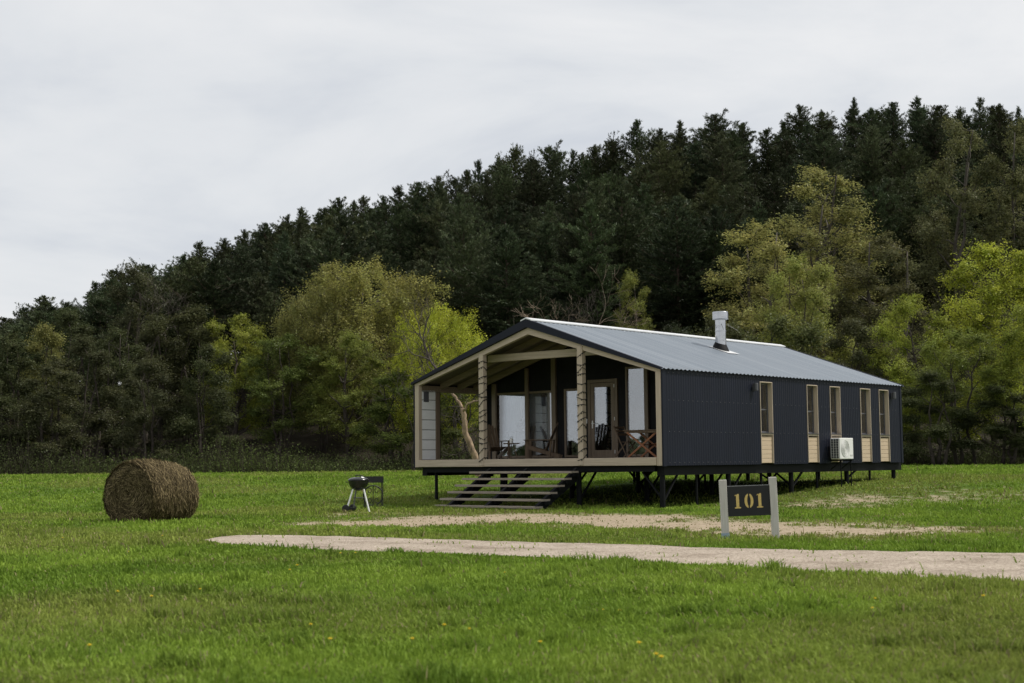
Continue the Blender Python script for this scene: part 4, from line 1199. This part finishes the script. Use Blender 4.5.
# ---- pines on the skyline, left (low) to right (high)
SKY = [(4, 318), (22, 308), (47, 297), (70, 303), (98, 283), (118, 270), (140, 265), (170, 268), (183, 256), (207, 244), (226, 240), (246, 231), (268, 224), (287, 216), (305, 208), (322, 209), (343, 199),
       (362, 197), (381, 197), (400, 189), (421, 183), (440, 177), (458, 172), (478, 163), (497, 158), (516, 150), (533, 158), (553, 148), (574, 150), (592, 146), (612, 140), (638, 122), (660, 131), (684, 121), (702, 129), (718, 116),
       (741, 124), (766, 131), (786, 122), (801, 106), (824, 112), (852, 100), (872, 108), (892, 103), (913, 98), (938, 106), (960, 111), (977, 98), (998, 104), (1018, 108), (1045, 104), (1072, 100)]
sky_x = np.array([s[0] for s in SKY], float); sky_y = np.array([s[1] for s in SKY], float)
ORD = ['first', 'second', 'third', 'fourth', 'fifth', 'sixth', 'seventh', 'eighth', 'ninth', 'tenth', 'eleventh', 'twelfth', 'thirteenth', 'fourteenth', 'fifteenth', 'sixteenth', 'seventeenth', 'eighteenth', 'nineteenth', 'twentieth']
def ordinal(n):
    if n < 20: return ORD[n]
    tens = {2: 'twenty', 3: 'thirty', 4: 'forty', 5: 'fifty'}[(n+1)//10]
    u = (n+1) % 10
    return (tens[:-1]+'ieth') if u == 0 else f'{tens}-{ORD[u-1]}'
PINEC = (.05, .066, .034)
def vary(c, a=.18):
    k = 1+random.uniform(-a, a); return (c[0]*k*(1+random.uniform(-.12, .12)), c[1]*k, c[2]*k*(1+random.uniform(-.1, .1)))
for n, (px, py) in enumerate(SKY):
    D = random.uniform(180, 188)
    top = at_depth(px, py, D); g0 = gz(top[0], D)
    h = top[2]-g0
    key = f'pine{random.randrange(NPINE)}'
    lo = 11
    if h < lo: g0 = top[2]-lo; h = lo
    r = random.uniform(2.9, 5.2)
    plant(key, 'pine_tree', f'dark pine on the hill skyline, {ordinal(n)} counted from the low left end', 'tree', top[0], D, h, r, col=vary(PINEC), group='pines along the hill skyline', z=g0)
# ---- pines on the slope
def project(p):
    d = np.asarray(p)-np.array([0, 0, EYE]); z = d@_f
    return 512+FPX*(d@_rt)/z, 341.5-FPX*(d@_up)/z
slope = []
for k in range(46):                                     # pines just behind the crest close the gaps between the skyline tops
    px = -20+k*24+random.uniform(-11, 11); y = random.uniform(192, 199)
    top = at_depth(px, np.interp(px, sky_x, sky_y)+random.uniform(3, 11), y); g0 = gz(top[0], y)
    slope.append((top[0], y, max(top[2]-g0, 8.0), px, 0))
yy = 176.0
while yy > 121:
    hw = .40*yy; n = int(2*hw/4.6); 
    for i in range(n):
        x = -hw+2*hw*(i+.5)/n+random.uniform(-2.3, 2.3); y = yy+random.uniform(-3.2, 3.2)
        h = random.uniform(11, 18.5)
        g0 = gz(x, y); px, py = project((x, y, g0+h))
        lim = np.interp(px, sky_x, sky_y)+9
        if py < lim:
            h2 = h; 
            while py < lim and h2 > 8: h2 -= .5; px, py = project((x, y, g0+h2))
            if py < lim: continue
            h = h2
        if -130 < px < 1110 and py < 400: slope.append((x, y, h, px, py))
    yy -= 6.6
print('slope pines', len(slope))
REG = [(-99, 250, 'above the dull grove at the left'), (250, 500, 'above the rounded willow'), (500, 700, 'straight above the cabin roof'), (700, 880, 'above the cabin chimney'), (880, 2000, 'at the top right of the hill')]
for (x, y, h, px, py) in slope:
    reg = next(r for r in REG if r[0] <= px < r[1])
    key = f'pine{random.randrange(NPINE)}'
    plant(key, 'pine_tree', f'dark pine packed below the hill skyline, {reg[2]}', 'tree', x, y, h, random.uniform(3.2, 5.0), col=vary(PINEC, .42), group='pines packed on the hillside '+reg[2])

# ---- broadleaved trees in front of the pines: (proto, name, label, px, top y, half width px, depth, colour, base px offset)
YG = (.32, .355, .045); OL = (.2, .2, .06); DULL = (.07, .082, .032); GR = (.12, .155, .036); WIL = (.27, .265, .075); BR = (.075, .08, .036)
LEFTG = 'thin half bare trees of the left grove'
TREES = [
 # left grove, back to front
 ('sparse0', 'dull brown bare topped tree rising above the left grove beside the pines', 132, 266, 34, 119, BR, None),
 ('sparse1', 'dull grey brown tree behind the low left end of the grove', 70, 312, 34, 117, DULL, None),
 ('sparse2', 'olive brown tree at the far left edge of the grove', 8, 336, 36, 106, DULL, LEFTG),
 ('sparse0', 'pale olive tree second from the left edge of the grove', 44, 326, 30, 110, OL, LEFTG),
 ('sparse1', 'dark brown half bare tree in the grove left of the hay bale', 84, 338, 34, 104, BR, LEFTG),
 ('sparse2', 'grey brown thin tree in the grove straight above the hay bale', 118, 330, 34, 108, DULL, LEFTG),
 ('sparse0', 'olive tree in the grove just right of the hay bale top', 156, 316, 34, 112, (.07, .075, .03), LEFTG),
 ('sparse1', 'tall dull green tree in the grove right of the hay bale', 192, 308, 38, 114, (.07, .075, .03), LEFTG),
 ('spring0', 'tree with fresh yellow green top in the middle of the left grove', 236, 316, 34, 112, (.27, .3, .05), None),
 ('sparse2', 'dark thin tree at the front of the left grove beside the yellow green one', 208, 346, 30, 100, DULL, LEFTG),
 ('sparse0', 'dark brown low tree at the front of the grove behind the hay bale', 150, 360, 34, 99, BR, LEFTG),
 ('sparse2', 'dim low tree at the front of the grove left of the hay bale', 50, 366, 38, 99, BR, LEFTG),
 ('spring1', 'rounded fresh green tree left of the willow, at the grove edge', 284, 336, 42, 106, GR, None),
 ('willow0', 'big rounded olive yellow willow rising behind the grove', 366, 266, 78, 113, WIL, None),
 ('willow1', 'smaller olive willow crown leaning left of the big rounded willow', 318, 292, 42, 109, OL, None),
 ('spring2', 'green tree below the big willow, beside the bright yellow green one', 352, 334, 38, 104, (.18, .21, .045), None),
 ('willow1', 'bright yellow green rounded tree at the left end of the porch roof', 438, 309, 45, 99, (.42, .46, .05), None),
 ('sparse1', 'dark green tree filling the gap left of the porch', 396, 372, 36, 98, GR, None),
 ('spring1', 'olive tree seen through the open side of the porch', 462, 372, 40, 96, (.12, .14, .04), None),
 # above the cabin roof
 ('tallspring1', 'small yellow green tree rising above the cabin ridge', 631, 272, 22, 116, (.2, .22, .05), None),
 ('bushy0', 'dim green low tree behind the cabin ridge under the pines', 590, 330, 40, 112, (.03, .04, .018), None),
 ('bushy1', 'dim green low tree behind the cabin roof left of the chimney', 672, 326, 40, 110, (.035, .045, .02), None),
 # right wood
 ('tallspring0', 'tall olive green tree standing highest behind the chimney', 818, 170, 62, 112, (.26, .255, .085), None),
 ('tallspring1', 'pale olive spreading tree right behind the chimney', 758, 224, 56, 104, (.31, .3, .1), None),
 ('spring1', 'light green rounded tree below the tall olive one behind the roof', 800, 258, 46, 96, (.26, .28, .07), None),
 ('tallspring1', 'brownish olive tree between the tall olive tree and the right edge wood', 880, 236, 50, 106, (.13, .13, .055), None),
 ('tallspring0', 'tall thin olive tree against the pines near the right edge', 955, 122, 46, 115, (.13, .135, .055), None),
 ('tallspring1', 'tall olive tree at the right edge of the wood', 1018, 124, 42, 114, (.14, .145, .057), None),
 ('spring2', 'bright yellow green tree low at the right edge', 990, 246, 56, 92, YG, None),
 ('spring0', 'fresh yellow green tree behind the far end of the cabin', 908, 296, 40, 90, (.28, .32, .05), None),
 ('spring1', 'green tree spreading low beside the far end of the cabin', 960, 330, 46, 86, (.19, .225, .05), None),
 ('sparse0', 'dark half bare tree behind the rear of the cabin roof', 850, 320, 40, 92, (.085, .09, .04), None),
 ('spring2', 'fresh green tree cut by the right edge of the view', 1040, 300, 46, 84, (.25, .29, .05), None),
 ('sparse1', 'dark low tree between the cabin rear and the yellow green tree', 930, 372, 34, 84, DULL, None),
 ('sparse2', 'dark low tree under the yellow green tree at the right edge', 1000, 382, 36, 84, DULL, None),
 ('bushy0', 'dark green bushy tree behind the cabin rear roof slope', 780, 318, 44, 92, (.1, .115, .04), None),
 ('bushy1', 'dim bushy tree behind the cabin between chimney and ridge', 716, 318, 34, 94, (.09, .1, .04), None),
]
for k, (px, py, D) in enumerate(((-38, 338, 110), (-78, 342, 108), (-120, 346, 112), (-165, 350, 108), (-20, 366, 99), (-62, 370, 99), (-105, 368, 101))):
    TREES.append((f'sparse{k % 3}', 'dull thin tree of the grove past the left edge of the view', px, py, 36, D, DULL, 'trees of the grove past the left edge'))
for (key, label, px, py, hwp, D, col, grp) in TREES:
    top = at_depth(px, py, D); g0 = gz(top[0], D); h = top[2]-g0; r = hwp*D/FPX
    plant(key, 'leafy_tree' if 'sparse' not in key else 'thin_tree', label, 'tree', top[0], D, h, r, col=col, group=grp)
# bare trees
for (key, label, px, py, D, r) in (('bare2', 'leafless dark tree in front of the bright yellow green tree', 414, 334, 92, None), ('pale', 'bare pale branched tree standing above the cabin ridge', 566, 262, 106, None),
                                   ('bare1', 'leafless grey tree among the pines right of the bare pale one', 604, 284, 114, None), ('bare1', 'leafless brown tree above the left grove near the skyline', 146, 272, 118, None), ('bare0', 'leafless brown tree among olive trees below the right skyline', 902, 196, 117, None)):
    top = at_depth(px, py, D); g0 = gz(top[0], D); plant(key, 'bare_tree', label, 'tree', top[0], D, top[2]-g0, None, col=BR)

# crooked pale tree behind the porch, its trunk drawn as it grows
def crooked_tree():
    D = 58.0
    base = at_depth(479, 470, D); g0 = gz(base[0], D)
    t = thing('crooked_tree', 'crooked pale barked bare tree growing right behind the open porch', 'tree', (base[0], D, g0))
    def pt(px, py, dy=0): q = at_depth(px, py, D+dy); return q-np.array([base[0], D, g0])
    g = np.random.default_rng(9); mb = MB()
    main = [np.array([.05, 0, -.3]), pt(477, 462), pt(471, 446), pt(465, 432), pt(464.5, 420), pt(462, 408)]
    def sm(P_, n=3):
        P_ = np.array(P_); tq = np.linspace(0, len(P_)-1, len(P_)*n); return np.stack([np.interp(tq, range(len(P_)), P_[:, k]) for k in range(3)], 1)+g.normal(0, .015, (len(tq), 3))
    mb.tube(sm(main), np.linspace(.1, .068, 18), 8)
    l1 = [pt(462, 408), pt(456, 398, .3), pt(448, 388, .6), pt(440, 374, .8), pt(430, 360, 1), pt(424, 342, 1.2)]
    l2 = [pt(463, 412), pt(468, 404, -.3), pt(480, 400, -.8), pt(492, 392, -1.2), pt(500, 376, -1.4)]
    mb.tube(sm(main), np.linspace(.15, .1, 18), 8)
    mb.tube(sm(l1[:3]), np.linspace(.07, .045, 9), 7); mb.tube(sm(l2[:3]), np.linspace(.06, .04, 9), 7)
    mb.build('trunk', MAT['bark_pale'], t, smooth=True, fix=False)
    def grow(p, d, ln, r, lv):
        pts = [p]
        for i in range(4): d = norm(d+g.normal(0, .2, 3)+np.array([0, 0, .06])); pts.append(pts[-1]+d*ln/4)
        mb.tube(pts, np.linspace(r, r*.6, 5), 4 if lv > 1 else 3, cap=False)
        if lv == 0: return
        for c in range(3): grow(pts[-1 if c < 2 else 2], norm(d+g.normal(0, .6, 3)), ln*g.uniform(.6, .85), r*.6, lv-1)
    for P_ in (l1, l2):
        mb = MB(); mb.tube(sm(P_[2:]), np.linspace(.06, .02, 3*len(P_[2:])), 6)
        for i in range(2, len(P_)):
            for k in range(2): grow(P_[i], norm(P_[i]-P_[i-1]+g.normal(0, .35, 3)), 1.0, .032, 3)
        mb.build('limb', MAT['bark'], t, fix=False)
    for i in (2, 3, 4, 4, 5):
        mb = MB(); grow(main[i], norm(g.normal(0, .6, 3)+np.array([0, 0, .5])), .75, .022, 3); mb.build('twig', MAT['bark'], t, fix=False)
crooked_tree()

# ---- brushwood along the foot of the wood
def brush():
    g = np.random.default_rng(21); n = 26000
    x = g.uniform(-75, 75, n); y = np.interp(x, [-60, 0, 60], [96, 93, 86])+g.gamma(2, 2.2, n)-1.5
    z = ground_z(x, y); dens = fbm(x*.25, y*.25, 3)
    h = (.25+3.2*g.random(n)**2)*(.1+1.6*dens**1.5)
    d = norm(np.stack([g.normal(0, .3, n), g.normal(0, .3, n), np.ones(n)], 1)); a = g.uniform(0, 2*PI, n)
    w = np.stack([np.cos(a), np.sin(a), 0*a], 1)*g.uniform(.012, .03, (n, 1)); b = np.stack([x, y, z-.05], 1); t = b+d*h[:, None]
    V1 = np.stack([b-w, b+w, t+w*.3, t-w*.3], 1)
    c1 = np.array([.045, .04, .028])*(.5+1.0*g.random((n, 1)))
    k = 260000; i = g.integers(0, n, k); f = g.random(k)[:, None]
    p = b[i]*(1-f)+t[i]*f+g.normal(0, .3, (k, 3)); u = norm(g.normal(size=(k, 3)))*.065*(.5+g.random((k, 1))); v = np.cross(u, norm(g.normal(size=(k, 3))))*.6
    V2 = np.stack([p-u, p+v, p+u, p-v], 1)
    m = np.clip(fbm(x*.12+3, y*.12, 2)[i]*2-.6+g.normal(0, .2, k), 0, 1)[:, None]
    c2 = np.array([.065, .08, .03])*(1-m)+np.array([.1, .135, .036])*m; c2 = c2*(.6+.8*g.random((k, 1)))
    V = np.concatenate([V1, V2]).reshape(-1, 3); col = np.repeat(np.concatenate([c1, c2]), 4, 0)
    me = fast_mesh('undergrowth', V, 4, MAT['grass'], col)
    o = bpy.data.objects.new('undergrowth', me); C.objects.link(o); tag(o, 'dim brown brushwood along the foot of the wood', None, None, 'stuff')
brush()

# ---- low wood across the valley behind the viewer (seen in the panes)
def far_wood():
    g = np.random.default_rng(33); k = 14000
    a = g.uniform(-1.8, 1.8, k); r = g.uniform(120, 135, k)
    x = r*np.sin(a); y = -r*np.cos(a); top = 1.6+4.2*fbm(a*14, a*0, 4); z = g.random(k)*top+ground_z(x, y)
    p = np.stack([x, y, z], 1); u = norm(g.normal(size=(k, 3)))*.8*(.5+g.random((k, 1))); v = np.cross(u, norm(g.normal(size=(k, 3))))
    V = np.stack([p-u, p+v, p+u, p-v], 1).reshape(-1, 3); c = np.array([.05, .06, .03])*(.5+g.random((k, 1)))
    me = fast_mesh('far_woods', V, 4, MAT['grass'], np.repeat(c, 4, 0)); o = bpy.data.objects.new('far_woods', me); C.objects.link(o)
    tag(o, 'low dark wood across the valley reflected in the panes', None, None, 'stuff')
far_wood()

# ---- dandelions in the lawn
def dandelions():
    spots = [(118, 601), (151, 606), (200, 597), (90, 658), (163, 541), (297, 573), (310, 634), (330, 652), (411, 651), (443, 637), (289, 577), (470, 638), (341, 560), (356, 559), (603, 617), (655, 668), (873, 617), (876, 607), (640, 657), (985, 607), (540, 653), (62, 543), (128, 556), (505, 578), (660, 672), (620, 619)]
    src = None
    for i, p in enumerate(spots):
        q = on_ground(*p)
        if src is None:
            src = thing('dandelion', 'small yellow dandelion flowering in the short lawn grass', 'flower', (0, 0, 0), (0, 0, 0), 'dandelions in the lawn')
            mb = MB(); mb.tube([(0, 0, -.02), (.005, 0, .05), (.012, .003, .105)], .0025, 5); mb.build('stem', MAT['green_stem'], src)
            mb = MB(); K = 22
            for k in range(K):
                for rr, zz in ((.022, .0), (.013, .007)):
                    a = k*2*PI/K+(.1 if rr < .02 else 0); c, s = math.cos(a), math.sin(a)
                    mb.add([(.012+.003*c, .003+.003*s, .105), (.012+rr*c-.003*s, .003+rr*s+.003*c, .112+zz), (.012+rr*c+.003*s, .003+rr*s-.003*c, .112+zz)], [(0, 1, 2)])
            mb.lathe([(.002, .1), (.009, .104), (.011, .113), (.004, .12)], 8, Matrix.Translation((.012, .003, 0)))
            mb.build('flower_head', MAT['yellow'], src, fix=False); o = src
        else: o = copy_tree(src)
        o.location = (q[0], q[1], gz(*q)); o.rotation_euler = (0, 0, random.uniform(0, 6)); sc = random.uniform(.55, .9); o.scale = (sc, sc, sc)
dandelions()
make_grass()
